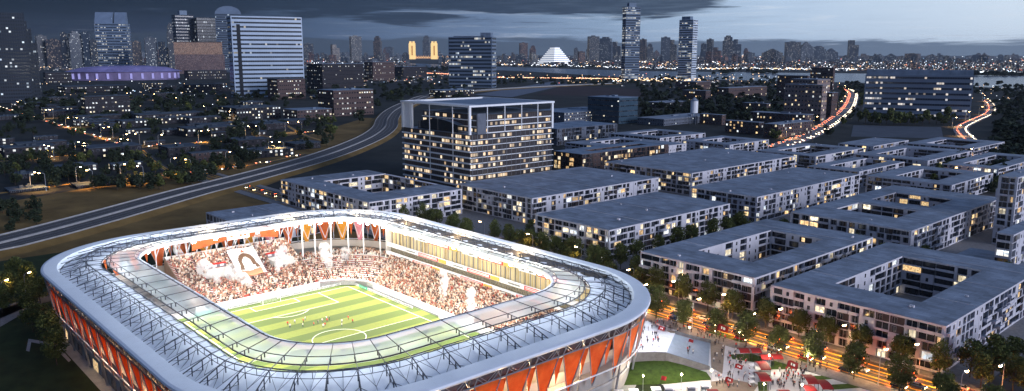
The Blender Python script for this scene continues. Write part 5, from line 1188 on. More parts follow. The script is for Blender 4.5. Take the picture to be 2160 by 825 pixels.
# rows along the avenue
n = 0
for i in range(15):
    x = 49+i*12.4+rt_.uniform(-1, 1); big_tree(x, 97.8, f"leafy tree between plaza and avenue, {ORD[i]} from the stadium", "avenue trees on the plaza side", .1, .92)
for i in range(16):
    x = 22+i*11.8+rt_.uniform(-2, 2)
    if 86 < x < 92: x += 5
    big_tree(x, 119.0, f"leafy tree between avenue and apartment blocks, {ORD[i]} from the stadium", "avenue trees on the apartment side", .1, .92)
for i in range(9):
    big_tree(5+rt_.uniform(-2, 2), 126+i*15, f"tree on the left side of the wide side street, {ORD[i]} from the avenue", "side street trees", 0, .95)
    big_tree(25+rt_.uniform(-1.5, 1.5), 130+i*15, f"tree on the right side of the wide side street, {ORD[i]} from the avenue", "side street trees", 0, .95)
for i in range(8): big_tree(-62+rt_.uniform(-1, 1), 150+i*15, f"tree in the narrow street beside the closest solid-roofed block, {ORD[i]} from the avenue", "narrow street trees", 0, .85)
for i in range(9): big_tree(-60+i*8.2+rt_.uniform(-2, 2), 133+rt_.uniform(-3, 3), f"tree behind the stadium in front of the solid-roofed blocks, {ORD[i]} from the left", "trees behind the stadium", 0, .95)
for i in range(12): big_tree(-170+i*9+rt_.uniform(-2, 2), 124+rt_.uniform(-3, 8), f"tree behind the stadium below the glass office building, {ORD[i]} from the left", "trees below the glass office", 0, .9)
for i in range(11): big_tree(87.5+(i % 2)*2, 128+i*9.2, f"tree in the gap between the two nearest courtyard blocks, {ORD[i]} from the avenue", "trees between the courtyard blocks", 0, .72)
for i in range(12): big_tree(-45+i*16+rt_.uniform(-3, 3), 236+(i % 2)*10, f"tree in the cross street behind the nearest blocks, {ORD[i]} from the left", "cross street trees", 0, .8)
for i, (x, y) in enumerate(((163, 130), (170, 124), (165, 142), (178, 138), (186, 127), (158, 126), (172, 152), (192, 142))): big_tree(x, y, f"dense tree right of the nearest apartment block, {ORD[i]} of the clump", "tree clump at the right edge", 0, 1.0)
for i in range(26):
    j = 3+int(i*.5); o = (17, -16)[i % 2]; c = offs(R2, o)[min(j, len(R2)-1)]; small_tree(c[0]+rt_.uniform(-4, 4), c[1]+rt_.uniform(-4, 4), "tree lining the winding lit road on the right", "trees lining the winding road", 1.1, i % 3 > 0)
for i in range(22):
    j = int(len(R1)*(.05+.038*i)); o = (20, -19)[i % 2]; c = offs(R1, o)[min(j, len(R1)-1)]; small_tree(c[0]+rt_.uniform(-4, 4), c[1]+rt_.uniform(-4, 4), "tree lining the lit road that curves towards the river", "trees lining the curving road", 1.3, i % 3 > 0)
for i in range(14): p = G(1810+i*15, 262+rt_.uniform(-3, 3)); small_tree(p.x, p.y, "round tree in the row before the wide blue office slab", "trees before the blue office slab", 1.9, False)
# left, beside the stadium
for i, (px, py) in enumerate(((20, 640), (60, 660), (85, 640), (70, 700), (110, 740), (95, 700), (35, 610), (5, 660), (130, 650), (120, 770), (60, 620))):
    p = G(px, py, 0); big_tree(p.x, p.y, f"dark tree on the lawn left of the stadium, {ORD[i]} of the clump", "trees left of the stadium", 0, 1.0)
# left district: trees one can tell apart
def near_road(x, y):
    return any(min((c[0]-x)**2+(c[1]-y)**2 for c in C) < 70 for C in LR) or min((c[0]-x)**2+(c[1]-y)**2 for c in HW) < 780
foot = [(o.location.x, o.location.y, max(v[0] for v in o.children[0].bound_box), max(v[1] for v in o.children[0].bound_box)) for o in bpy.data.objects if o.name.startswith(("building", "house", "office", "brick", "warehouse", "apartment", "arena", "hospital")) and o.parent is None and o.children]
def free(x, y): return not near_road(x, y) and not any(abs(x-a) < c+4 and abs(y-b_) < d+4 for a, b_, c, d in foot)
zones = [((0, 255, 160, 290), 16, "dark tree north of the diagonal street at the left edge", 1.0), ((150, 240, 460, 290), 24, "dark tree among the low houses around the diagonal street", 1.1), ((0, 300, 330, 345), 22, "dark tree between the two middle streets on the left", 1.0), ((230, 330, 560, 372), 36, "dark tree in the grove above the lit road beside the highway", 1.1),
         ((450, 258, 700, 330), 40, "dark tree in the grove between the pavilion and the highway", 1.25), ((60, 372, 480, 402), 32, "dark tree on the strip between lit road and highway", 1.1), ((0, 345, 230, 392), 22, "dark tree around the courtyard house on the left", 1.0), ((330, 195, 620, 245), 26, "dark tree around the wide low office", 1.5), ((0, 440, 90, 500), 10, "dark bush-like tree beside the highway at the left edge", .8), ((690, 185, 860, 260), 20, "dark tree on the bank where the highway curves", 1.5)]
for (x0, y0, x1, y1), cnt, lb, s in zones:
    k = 0; tries = 0
    while k < cnt and tries < cnt*12:
        tries += 1; p = G(rt_.uniform(x0, x1), rt_.uniform(y0, y1), 0)
        if free(p.x, p.y): small_tree(p.x, p.y, lb, "group of: "+lb, s, rt_.random() < .8); k += 1
# woods that read as one mass
def woods(name, polys, cnt, sz, label, h=(7, 13), mm='leafdark'):
    r = random.Random(cnt); b = MB(); 
    for (x0, y0, x1, y1), share in polys:
        for i in range(int(cnt*share)):
            p = G(r.uniform(x0, x1), r.uniform(y0, y1), 0)
            if not free(p.x, p.y): continue
            hh = r.uniform(*h); w = hh*.5
            for k in range(34):
                d = Vector((r.gauss(0, 1), r.gauss(0, 1), abs(r.gauss(0, 1)))).normalized(); q = Vector((p.x+d.x*w*r.uniform(.6, 1), p.y+d.y*w*r.uniform(.6, 1), hh*(.35+.6*d.z*r.uniform(.7, 1))))
                a1 = Vector((r.uniform(-1, 1), r.uniform(-1, 1), r.uniform(-.4, .4))).normalized(); a2 = a1.cross(Vector((r.uniform(-1, 1), r.uniform(-1, 1), 1))).normalized(); s = sz*r.uniform(.6, 1.3)
                b.face([tuple(q-a1*s-a2*s), tuple(q+a1*s-a2*s), tuple(q+a1*s+a2*s), tuple(q-a1*s+a2*s)], 0)
    return b.build(name, M[mm], label=label, kind='stuff')
woods("forest", [((2095, 215, 2300, 350), .8), ((2110, 190, 2300, 225), .2)], 520, 1.7, "dark woods filling the right edge beyond the winding road")
woods("woods", [((1345, 182, 1650, 262), .5), ((500, 140, 1000, 215), .4), ((1050, 165, 1640, 182), .2), ((1770, 178, 2160, 200), .15), ((0, 195, 480, 260), .25)], 620, 2.6, "far dark tree cover between the districts and the river", (9, 16))
# ------------------------------------------------------------------ street lamps
def lamp_meshes(h, arm, r_):
    P_ = MB(); P_.tube((0, 0, -.1), (0, 0, h*.93), r_, 0, 6, r2=r_*.7); pts = [(0, 0, h*.93), (arm*.2, 0, h*.985), (arm*.5, 0, h), (arm, 0, h)]
    for a, c in zip(pts, pts[1:]): P_.tube(a, c, r_*.65, 0, 5)
    P_.tube((0, 0, -.1), (0, 0, .9), r_*1.8, 0, 8); H = MB(); H.box(arm-.1, arm+1.1, -.22, .22, h-.06, h+.14, 0); L = MB(); L.box(arm-.05, arm+1.15, -.32, .32, h-.34, h-.061, 0)
    return P_.mesh("pole", M['pole']), H.mesh("lamp_head", M['pole']), L.mesh("lens", M['lampwarm'])
LM = lamp_meshes(10.5, 3.0, .13); LML = lamp_meshes(13, 3.4, .26)
def lamp(x, y, rz, label, group, ms=LM, power=1500, z=.1, h=10.5, arm=3.5, lens=1.0):
    t = empty("street_lamp", (x, y, z), rz, label, "street lamp", group); link("pole", ms[0], t); hd = link("lamp_head", ms[1], t); ln = link("lens", ms[2], hd)
    d = add_light('SPOT', (arm+.5, 0, h-.75), power, (1, .52, .16), .25, (arm+.5, 0, 0), parent=t, spot=2.15); return t
for i in range(7): lamp(76+i*22.0, 98.9, R(90), f"curved street lamp on the plaza side of the avenue, {ORD[i]} from the stadium", "avenue lamps, plaza side", power=10500)
lamp(52, 98.9, R(90), "curved street lamp on the avenue right beside the stadium ring", "avenue lamps, plaza side", power=10500)
for i in range(8): lamp(34+i*22.5, 117.2, R(-90), f"curved street lamp on the apartment side of the avenue, {ORD[i]} from the stadium", "avenue lamps, apartment side", power=5000)
for i, (px, py) in enumerate(((1217, 520), (1115, 493), (1014, 467), (1440, 578))):
    p = G(px, py, 10.5); lamp(p.x+3, p.y, R(180), ("street lamp right behind the stadium roof, the rightmost of three", "street lamp behind the stadium roof, the middle of three", "street lamp behind the stadium roof, the farthest of three", "street lamp at the corner of the second courtyard block")[i], "lamps behind the stadium", z=0, power=10500)
LP = [(37, 214, 1), (47, 213, -1), (97, 232, 1), (106, 231, -1), (143, 248, 1), (162, 248, -1), (218, 269, 1), (230, 267, -1), (266, 283, 1), (286, 282, -1), (254, 293, 1), (270, 294, -1), (340, 284, 1), (92, 306, 1), (103, 308, -1), (165, 299, 1), (178, 302, -1), (72, 363, 1), (83, 365, -1), (169, 352, 1), (184, 359, -1), (262, 346, 1), (291, 350, -1), (430, 224, -1), (485, 235, -1), (547, 242, -1), (424, 276, 1), (440, 275, -1), (523, 266, 1), (540, 265, -1), (607, 258, 1), (630, 257, -1), (573, 299, 1), (590, 299, -1), (484, 320, 1), (392, 336, -1), (368, 333, 1), (268, 197, 1), (325, 198, 1), (372, 206, -1)]
for i, (px, py, s) in enumerate(LP):
    hh = 13.0; p = G(px, py, hh)
    if math.hypot(p.x-CAM.x, p.y-CAM.y) > 1100: hh = 13; 
    rz = YAW-math.pi/2 if s > 0 else YAW+math.pi/2; p2 = Vector(p)-Vector((math.cos(rz), math.sin(rz), 0))*3.6
    lamp(p2.x, p2.y, rz, f"curved street lamp in the left district, {ORD[i % 28]} pair member counted {'from the far edge' if i < 28 else 'beside the highway grove'}", "left district lamps", LML, 30000, 0, 13, 3.9)
# ------------------------------------------------------------------ cars
def car_parts():
    bd = MB(); pr = [(-2.2, .35), (2.15, .35), (2.25, .6), (2.15, .85), (1.2, .98), (.75, 1.02), (-1.9, 1.02), (-2.25, .85)]
    n = len(pr)
    for w, z in ((.88, 0),):
        A = [(x, -w, zz) for x, zz in pr]; B = [(x, w, zz) for x, zz in pr]; bd.face(A); bd.face(B[::-1])
        for i in range(n): bd.face([A[(i+1) % n], A[i], B[i], B[(i+1) % n]])
    cb = MB(); pr = [(1.0, 1.0), (.35, 1.45), (-1.2, 1.48), (-1.9, 1.02)]; A = [(x, -.78+(.1 if z > 1.2 else 0), z) for x, z in pr]; B = [(x, .78-(.1 if z > 1.2 else 0), z) for x, z in pr]
    cb.face(A); cb.face(B[::-1]); [cb.face([A[(i+1) % 4], A[i], B[i], B[(i+1) % 4]], 1 if i == 1 else 0) for i in range(4)]
    wh = MB(); wh.tube((0, -.1, 0), (0, .1, 0), .34, 0, 10); wh.tube((0, -.12, 0), (0, .12, 0), .18, 1, 8)
    hl = MB(); hl.box(0, .06, -.22, .22, 0, .2)
    return bd, cb, wh, hl
bd, cb, wh, hl = car_parts(); paints = [mat("car_paint_"+n_, c, .25, .04, 1., spec=.6) for n_, c in (("silver", (.35, .36, .38)), ("black", (.02, .02, .025)), ("white", (.6, .6, .6)), ("blue", (.03, .06, .14)), ("red", (.25, .02, .02)))]
pn = ["silver", "black", "white", "blue", "red"]; BD = [bd.mesh("body", p_) for p_ in paints]; CB = [cb.mesh("cabin", [M['glassdark'], p_]) for p_ in paints]; WH = wh.mesh("wheel", [M['black'], M['pole']]); HLm = hl.mesh("headlight", M['head']); TLm = hl.mesh("taillight", M['tail'])
def car(x, y, rz, c, label, group, z=.03, beam=True):
    t = empty("car", (x, y, z), rz, label, "car", group); link("body", BD[c], t); link("cabin", CB[c], t)
    for a in (-1.35, 1.4):
        for b2 in (-.8, .8): w = link("wheel", WH, t); w.location = (a, b2, .34)
    for s in (-.6, .6):
        h_ = link("headlight", HLm, t); h_.location = (2.2, s, .55); k = link("taillight", TLm, t); k.location = (-2.28, s, .62)
    if beam:
        add_light('SPOT', (2.4, 0, .75), 4000, (1, .60, .18), .15, (13, 0, -.2), parent=t, spot=1.3, name="headlight_beam")
        add_light('POINT', (-2.8, 0, .6), 500, (1, .16, .04), .2, parent=t, name="taillight_glow")
    return t
rcx = random.Random(21); lanes = [(102.0, 0), (106.0, 0), (110.2, 180), (114.3, 180)]
for li, (y, a) in enumerate(lanes):
    x = 34+rcx.uniform(0, 6); k = 0
    while x < 215:
        c = rcx.randrange(5); car(x, y, R(a), c, f"{pn[c]} car, {ORD[k]} from the stadium in the {('lane nearest the plaza', 'second lane from the plaza', 'third lane from the plaza', 'lane nearest the apartments')[li]}", "cars on the avenue"); x += rcx.uniform(11, 17); k += 1
    x = -330+rcx.uniform(0, 8)
    while x < -70:
        if li in (1, 2): car(x, y, R(a), rcx.randrange(5), "small car on the avenue behind the far end of the stadium", "cars behind the stadium", beam=False)
        x += rcx.uniform(11, 24)
# far cars: one mesh each
fc = MB(); fc.v, fc.f, fc.m, fc.u, fc.c = list(bd.v), list(bd.f), [0]*len(bd.f), list(bd.u), list(bd.c)
o_ = len(fc.v); fc.v += cb.v; fc.f += [tuple(k+o_ for k in f) for f in cb.f]; fc.m += [1]*len(cb.f); fc.u += cb.u; fc.c += cb.c
for s in (-.55, .55): fc.box(2.26, 2.5, s-.35, s+.35, .4, .9, 2); fc.box(-2.5, -2.28, s-.35, s+.35, .4, .9, 3)
FC = [fc.mesh("car", [p_, M['glassdark'], glow("far_headlight", (1, .85, .6), 9), glow("far_taillight", (1, .25, .12), 6)]) for p_ in paints]
TRF = MB(); nth = [0]
def far_cars(C, offsl, step, label, group, s=1.0, j0=0, z=.1):
    for o, dr in offsl:
        L = offs(C, o); acc = 0.0
        for i in range(j0, len(L)-1):
            seg = math.dist(L[i], L[i+1]); t = 0.0
            while acc <= seg:
                f = acc/seg; x, y = L[i][0]*(1-f)+L[i+1][0]*f, L[i][1]*(1-f)+L[i+1][1]*f; a = math.atan2(L[i+1][1]-L[i][1], L[i+1][0]-L[i][0])
                a += math.pi if dr < 0 else 0; acc += rcx.uniform(step*.7, step*1.4); nth[0] += 1
                if nth[0] % 4 == 0: ob = link("car", FC[rcx.randrange(5)], None, label, "car", group); ob.location = (x, y, z); ob.rotation_euler = (0, 0, a)
                else:
                    n0 = len(TRF.v); ca_, sa_ = math.cos(a), math.sin(a); TRF.v += [(x+v[0]*ca_-v[1]*sa_, y+v[0]*sa_+v[1]*ca_, z+v[2]) for v in fc.v]; TRF.f += [tuple(k+n0 for k in f) for f in fc.f]; pi_ = rcx.randrange(3); TRF.m += [4+pi_ if m == 0 else m for m in fc.m]; TRF.u += fc.u; TRF.c += fc.c
            acc -= seg
far_cars(R1, ((-9.5, -1), (-6, -1), (6, 1), (9.5, 1)), 24, "small car with lights on the road curving towards the river", "cars on the curving road")
far_cars(R2, ((-5.5, -1), (4.5, 1)), 13, "small car with lights on the winding road at the right", "cars on the winding road")
for C, lb in ((LR[1], "middle"), (LR[2], "lower"), (LR[0], "diagonal")): far_cars(C, ((-2.4, -1), (2.4, 1)), 38, f"small car with lights on the {lb} street of the left district", f"cars on the {lb} left street")
TRF.build("traffic", [paints[0]]+list(FC[0].materials)[1:]+paints[:3], label="dense far traffic with white and red lights on the distant roads", kind='stuff')
for C, k, w in ((R1, 9, 15), (R2, 10, 11)):
    for i in range(k):
        j = int((i+.5)*len(C)/k); c = offs(C, w)[j]; a = math.atan2(offs(C, 0)[j][1]-c[1], offs(C, 0)[j][0]-c[0])
        lamp(c[0], c[1], a, f"lamp on the {'curving' if w == 15 else 'winding'} road, {ORD[i]} from its near end", "lamps on the lit roads", LML, 30000, 0, 13, 3.9)
# ------------------------------------------------------------------ plaza
sheet("plaza", [(40, 93.6), (80, 78), (84, 56), (112, 48), (112, 40), (240, 40), (240, 93.6)], -.04, M['paving'])
def pxsheet(name, pts, z, m, zz=None): return sheet(name, [G(x, y, z)[:2] for x, y in pts], z if zz is None else zz, m)
pxsheet("lawn", [(1362, 662), (1403, 668), (1400, 672), (1362, 669)], 0, M['grass'], .02)
# raised concourse with stairs down to the plaza
DK = [(1326, 748), (1340, 700), (1352, 690), (1366, 676), (1392, 702), (1424, 703), (1404, 748), (1380, 747)]
dk = [G(x, y, 5)[:2] for x, y in DK]; b = MB()
a_ = sum(dk[i][0]*dk[(i+1) % len(dk)][1]-dk[(i+1) % len(dk)][0]*dk[i][1] for i in range(len(dk)))
if a_ < 0: dk.reverse()
b.poly(dk, -.1, 5.02); b.build("terrace", M['paving'], kind='structure')
def stairs(name, L0, L1, z0, z1, n, label):
    """L0 top edge (two points), L1 bottom edge"""
    b = MB(); A = [Vector((*G(*L0[0], z0)[:2], 0)), Vector((*G(*L0[1], z0)[:2], 0))]; B = [Vector((*G(*L1[0], z1)[:2], 0)), Vector((*G(*L1[1], z1)[:2], 0))]
    for i in range(n):
        t0, t1 = i/n, (i+1)/n; z = z0+(z1-z0)*(i+.5)/n; P4 = [A[0].lerp(B[0], t0), A[1].lerp(B[1], t0), A[1].lerp(B[1], t1), A[0].lerp(B[0], t1)]
        ar = sum(P4[k].x*P4[(k+1) % 4].y-P4[(k+1) % 4].x*P4[k].y for k in range(4)); P4 = P4 if ar > 0 else P4[::-1]; b.poly([(p.x, p.y) for p in P4], -.1, z)
    return b.build(name, mat("stair_stone_pale", (.25, .29, .34), .7, .1, .6), label=label, cat="stairs")
stairs("stairs", ((1404, 748), (1424, 703)), ((1448, 762), (1462, 714)), 5, 2.6, 16, "wide pale upper stair flight descending from the raised concourse")
stairs("stairs", ((1449, 763), (1463, 714)), ((1494, 776), (1498, 722)), 2.6, 0.1, 16, "wide pale lower stair flight ending at the brown paved square")
M["wallgrey"] = mat("retaining_wall_grey", (.13, .13, .14), .8, .2, .6)
def wall_line(pts, name, label, h0, h1, w=.5, m='wallgrey'):
    b = MB()
    for (p, za), (q, zb) in zip(pts, pts[1:]):
        P0, P1 = Vector((*G(*p, za)[:2], 0)), Vector((*G(*q, zb)[:2], 0)); d = (P1-P0).normalized(); nrm = Vector((d.y, -d.x, 0))*w
        V = [P0, P1, P1+nrm, P0+nrm]; lo = [(v.x, v.y, -.1) for v in V]; hi_ = [(V[0].x, V[0].y, za+1), (V[1].x, V[1].y, zb+1), (V[2].x, V[2].y, zb+1), (V[3].x, V[3].y, za+1)]
        b.face(hi_); 
        for k in range(4): b.face([lo[k], lo[(k+1) % 4], hi_[(k+1) % 4], hi_[k]])
    return b.build(name, M[m], label=label, cat="wall")
wall_line([((1324, 750), 5), ((1381, 748), 5), ((1404, 749), 5), ((1448, 763), 2.6), ((1496, 778), .1)], "retaining_wall", "grey retaining wall with a rail cap between the concourse stairs and the lawn", 0, 1)
wall_line([((1424, 703), 5), ((1462, 714), 2.6), ((1498, 722), .1)], "retaining_wall", "grey wall along the upper side of the concourse stairs", 0, 1)
b = MB(); Lt = [(1292, 800, 0), (1318, 764, 2.6), (1345, 757, 3.4), (1385, 757, 3.4), (1408, 759, 3.4), (1445, 771, 1.6), (1490, 785, .05), (1499, 797, .03)]; Lb = [(1292, 812, 0), (1310, 813, 0), (1340, 812, 0), (1380, 811, 0), (1410, 810, 0), (1450, 806, 0), (1480, 803, 0), (1500, 802, 0)]
LT = [tuple(G(x, y, z)) for x, y, z in Lt]; LB_ = [tuple(G(x, y, z))[:2]+(.02,) for x, y, z in Lb]
MD = [tuple(Vector(a)*.5+Vector(c)*.5+Vector((0, 0, .5 if a[2] > 1 else 0))) for a, c in zip(LT, LB_)]
b.strip(LB_, MD); b.strip(MD, LT); b.build("lawn", M['grass'], kind='structure', smooth=True)
for nm, m, pts in (("path", 'pavdark', [(1498, 715), (1530, 722), (1524, 789), (1500, 775)]), ("path", 'pavdark', [(1500, 805), (1545, 800), (1600, 812), (1590, 826), (1500, 826)]), ("path", 'pavdark', [(1405, 697), (1500, 703), (1600, 726), (1590, 735), (1500, 712), (1420, 706)]),
    ("lawn", 'grass', [(1490, 700), (1530, 703), (1590, 722), (1560, 722)]), ("lawn", 'grass', [(1540, 748), (1600, 745), (1620, 758), (1590, 764), (1545, 758)]), ("lawn", 'grass', [(1626, 762), (1690, 758), (1722, 772), (1690, 778), (1625, 780)]),
    ("lawn", 'grass', [(1700, 793), (1790, 792), (1812, 797), (1700, 803)]), ("lawn", 'grass', [(1745, 812), (1840, 807), (1870, 814), (1750, 823)]), ("lawn", 'grass', [(1598, 806), (1618, 806), (1618, 825), (1600, 825)]), ("path", 'sidewalk', [(1600, 780), (1626, 778), (1622, 826), (1600, 826)])):
    pxsheet(nm, pts, 0, M[m], .03 if m != 'grass' else .05)
for nm, m, pts in (("path", 'sidewalk', [(0, 648), (60, 630), (60, 655), (0, 690)]), ("path", 'concrete', [(55, 740), (60, 715), (118, 724), (150, 760), (145, 764), (112, 731), (66, 722), (62, 742)]), ("terrace", 'concrete', [(168, 755), (192, 752), (262, 800), (280, 830), (240, 830)]),
                   ("road", 'asphaltpale', [(-40, 690), (40, 655), (130, 628), (130, 614), (40, 640), (-40, 665)])):
    pxsheet(nm, pts, 0, M[m], .04)
p0 = G(18, 655); add_light('POINT', (p0.x, p0.y, 7), 2600, (1, .5, .2), .4, name="street_glow") if False else None
for i, (px, py) in enumerate(((8, 650), (56, 632))):
    p = G(px, py); lamp(p.x, p.y, YAW, ("street lamp at the left edge beside the dark trees", "street lamp between the dark trees and the stadium")[i], "lamps left of the stadium", power=2400, z=0)
# globe lamps on the plaza
gp = MB(); gp.tube((0, 0, 0), (0, 0, 4.6), .09, 0, 6, r2=.06); gp.tube((0, 0, 0), (0, 0, .4), .18, 0, 6); gl_ = MB(); gl_.tube((0, 0, 4.6), (0, 0, 4.85), .12, 0, 8, r2=.28); gl_.tube((0, 0, 4.85), (0, 0, 5.15), .28, 0, 8, r2=.1)
GPm, GLm = gp.mesh("pole", M['pole']), gl_.mesh("globe", glow("globe_light", (1, .82, .5), 30))
for i, (px, py) in enumerate(((1275, 803), (1357, 792), (1438, 789), (1501, 781), (1704, 750), (1623, 749), (1612, 809), (1692, 811), (1560, 700), (1455, 690))):
    p = G(px, py, 5); t = empty("post_lamp", (p.x, p.y, 0 if i != 9 else 0), 0, f"globe post lamp {('under the concourse edge', 'on the left of the lawn', 'on the right of the lawn', 'at the foot of the stairs', 'by the sidewalk above the striped lawns', 'at the corner of the red canopy row', 'by the small lawn between stalls and canopies', 'beside the lower right red canopies', 'near the avenue above the flags', 'above the stairs near the avenue')[i]}", "post lamp", "globe lamps on the plaza")
    link("pole", GPm, t); link("globe", GLm, t); add_light('POINT', (0, 0, 5.6), 3800, (1, .80, .55), .3, parent=t)
# kiosks with white roofs
def kiosk(x, y, rz, label, s=.82):
    t = empty("kiosk", (x, y, .03), rz, label, "kiosk", "white market kiosks on the plaza"); t.scale = (s, s, s); b = MB(); b.box(-1.7, 1.7, -1.5, 1.5, 2.5, 2.7); b.poly([(-1.2, -1), (1.2, -1), (1.2, 1), (-1.2, 1)], 2.71, 2.95); b.build("roof", M['whitesteel'], t)
    b = MB(); b.box(-1.45, 1.45, -1.2, -.6, 0, 1.0); b.box(-1.55, 1.55, -1.3, -.5, 1.01, 1.08, 1); b.build("counter", [M['red'], M['whitesteel']], t)
    b = MB(); b.box(-1.4, 1.4, .9, 1.1, 0, 2.48); b.build("back_wall", M['greysteel'], t)
    for sx_ in (-1.5, 1.5):
        for sy in (-1.3, 1.3): b = MB(); b.tube((sx_, sy, 0), (sx_, sy, 2.5), .06); b.build("post", M['steel'], t)
kk = [(1306, 822, "white kiosk at the bottom edge, leftmost of the row below the lawn"), (1337, 820, "white kiosk, second from the left in the row below the lawn"), (1384, 816, "white kiosk, third from the left below the lawn, with a red flag beside"), (1412, 814, "white kiosk, fourth from the left in the row below the lawn"), (1460, 811, "white kiosk left of the brown paved strip, fifth in the row"), (1489, 809, "white kiosk nearest the foot of the stairs, last in the row")]
for x, y, lb in kk: p = G(x, y, 2.7); kiosk(p.x, p.y, YAW+math.pi*.5+math.pi, lb)
for i, (x, y) in enumerate(((1587, 762), (1587, 773), (1586, 785), (1586, 796))): p = G(x, y, 2.7); kiosk(p.x, p.y, YAW+math.pi, f"white kiosk beside the red canopy column, {ORD[i]} from the top", .56)
# red canopies
def canopy(x, y, rz, label, w=4.2, sy=1.0):
    t = empty("canopy", (x, y, .03), rz, label, "canopy", "red canopies on the plaza"); t.scale = (1, sy, 1); b = MB(); q = w/2; n_ = 6
    A = [(-q, -q+2*q*i/n_, 3.0+.45*math.sin(math.pi*i/n_)) for i in range(n_+1)]; B = [(q, y_, z_) for _, y_, z_ in A]; b.strip(B, A); b.strip([(x_, y_, z_-.06) for x_, y_, z_ in A], [(x_, y_, z_-.06) for x_, y_, z_ in B])
    b.face([(-q, -q, 3.0), (q, -q, 3.0), (q, -q, 2.7), (-q, -q, 2.7)]); b.face([(q, q, 3.0), (-q, q, 3.0), (-q, q, 2.7), (q, q, 2.7)]); b.build("roof", M['red'], t)
    for sx_ in (-q+.1, q-.1):
        for sy in (-q+.1, q-.1): b = MB(); b.tube((sx_, sy, 0), (sx_, sy, 2.98), .07); b.build("post", M['steel'], t)
cn = [(1614, 751), (1638, 750), (1609, 769), (1609, 792), (1568, 737), (1593, 737), (1708, 798), (1708, 820), (1738, 809), (1655, 827), (1503, 825)]
cl_ = ["red canopy at the top corner of the canopy column", "red canopy right of the corner canopy, over the crowd", "red canopy, second in the column beside the kiosks", "red canopy, third in the column beside the kiosks", "small red canopy near the avenue, left of two", "small red canopy near the avenue, right of two", "red canopy at the left end of the striped lawns, upper", "red canopy at the left end of the striped lawns, lower", "red canopy standing on the striped lawn, right of the pair", "red canopy cut by the bottom edge in mid plaza", "red canopy at the bottom edge near the kiosks"]
for (x, y), lb in zip(cn, cl_): p = G(x, y, 3.2); canopy(p.x, p.y, YAW-math.pi/2, lb, 3.2, 2.0 if (x == 1609 or x > 1700) else 1.25)
for px, py in ((1352, 722), (1385, 735), (1372, 700)): p = G(px, py, 5); add_light('POINT', (p.x, p.y, 17), 7000, (.92, .95, 1), .8, name='deck_fill_light')  # added fill lights hanging free over the deck to brighten it
# people on the plaza
rpz = random.Random(8)
CLU = [(5, (1345, 705, 1392, 740), 24, "near the ring on the raised concourse"), (5, (1352, 690, 1420, 700), 8, "along the upper edge of the raised concourse"), (2.6, (1450, 735, 1462, 752), 4, "standing between the two stair flights"), (0, (1365, 675, 1470, 696), 34, "in the crowd with the large white flags beside the avenue"), (0, (1400, 690, 1480, 705), 16, "on the brown strip behind the stairs"), (0, (1470, 700, 1530, 722), 26, "in the crowd under the big red flag"), (0, (1500, 722, 1525, 775), 12, "on the brown paved square at the foot of the stairs"), (0, (1540, 730, 1640, 745), 14, "between the brown square and the small canopies"), (0, (1535, 748, 1575, 800), 30, "between the stairs and the kiosk column"), (0, (1500, 795, 1570, 822), 22, "around the lower flags near the kiosks"), (0, (1625, 748, 1660, 760), 12, "under and beside the right corner canopy"), (0, (1640, 782, 1700, 822), 54, "in the crowd around the flag right of the canopy column"), (0, (1665, 770, 1745, 785), 18, "walking below the avenue sidewalk above the striped lawns"), (0, (1622, 790, 1640, 822), 6, "beside the narrow path right of the canopy column")]
wn_ = {'dark': 'dark clothes', 'red': 'a red top', 'white': 'a light top'}
for z, (x0, y0, x1, y1), cnt, lb in CLU:
    for i in range(cnt):
        p = G(rpz.uniform(x0, x1), rpz.uniform(y0, y1), z); c_ = rpz.choice(('dark', 'dark', 'dark', 'red', 'white', 'dark', 'dark')); person(p.x, p.y, z+.05, rpz.choice((0, 1, 1, 3, 0, 4, 2)), c_, rpz.uniform(0, 6.28), f"person in {wn_[c_]} {lb}", f"people in {wn_[c_]} {lb}")
# flags carried above the crowd
def flag(px, py, z0, s, colr, label, ang=0.0, tilt=.2, emb=False):
    s *= .62; p = G(px, py, z0); t = empty("flag", (p.x, p.y, z0+1.2), YAW-math.pi/2+ang, label, "flag", "flags waved on the plaza"); b = MB(); H = 3.4*s; b.tube((0, 0, 0), (tilt*H, 0, H), .05*s); b.build("pole", M['steel'], t)
    b = MB(); n_ = 12; m_ = 6
    def pt(i, j): u_, v = i/n_, j/m_; return (tilt*H*(1-.5*v*.6)+u_*2.7*s, .3*s*math.sin(u_*7+v), H-v*1.7*s-.5*s*u_*u_+.12*s*math.sin(5*u_))
    for i in range(n_):
        for j in range(m_):
            c = 0
            if emb and ((i-5.5)/2.0)**2+((j-2.5)/1.4)**2 < 1: c = 1
            if emb and abs(i-5) <= 0 and j in (2, 3): c = 2
            if not emb and colr == 'adw' and j == 2: c = 1
            b.face([pt(i, j+1), pt(i+1, j+1), pt(i+1, j), pt(i, j)], c)
    o = b.build("cloth", {'red': [M['red'], M['ad'], M['adk']], 'adw': [M['ad'], M['red'], M['adk']]}[colr], t); sd_ = o.modifiers.new("t", 'SOLIDIFY'); sd_.thickness = .03
flag(1385, 712, 5, 1.3, 'red', "red flag waved on the raised concourse above the stairs", emb=True); flag(1425, 694, 0, 1.5, 'adw', "cream flag waved in the crowd beside the avenue, left of the white one", .6); flag(1440, 690, 0, 1.5, 'adw', "long white flag with a red stripe waved beside the avenue", -.3)
flag(1507, 720, 0, 2.3, 'red', "largest red flag with a pale emblem above the crowd near the stairs", emb=True); flag(1546, 795, 0, 1.4, 'red', "dark red flag waved between stairs and kiosk column", emb=True); flag(1525, 824, 0, 1.4, 'red', "red flag at the bottom edge near the kiosks", emb=True)
flag(1654, 797, 0, 2.0, 'red', "red and white flag in the crowd right of the canopy column", emb=True); flag(1391, 820, 0, 1.2, 'red', "red flag beside the third kiosk below the lawn", .4)
flag(1450, 735, 4, .9, 'red', "small red flag carried on the stairs") 
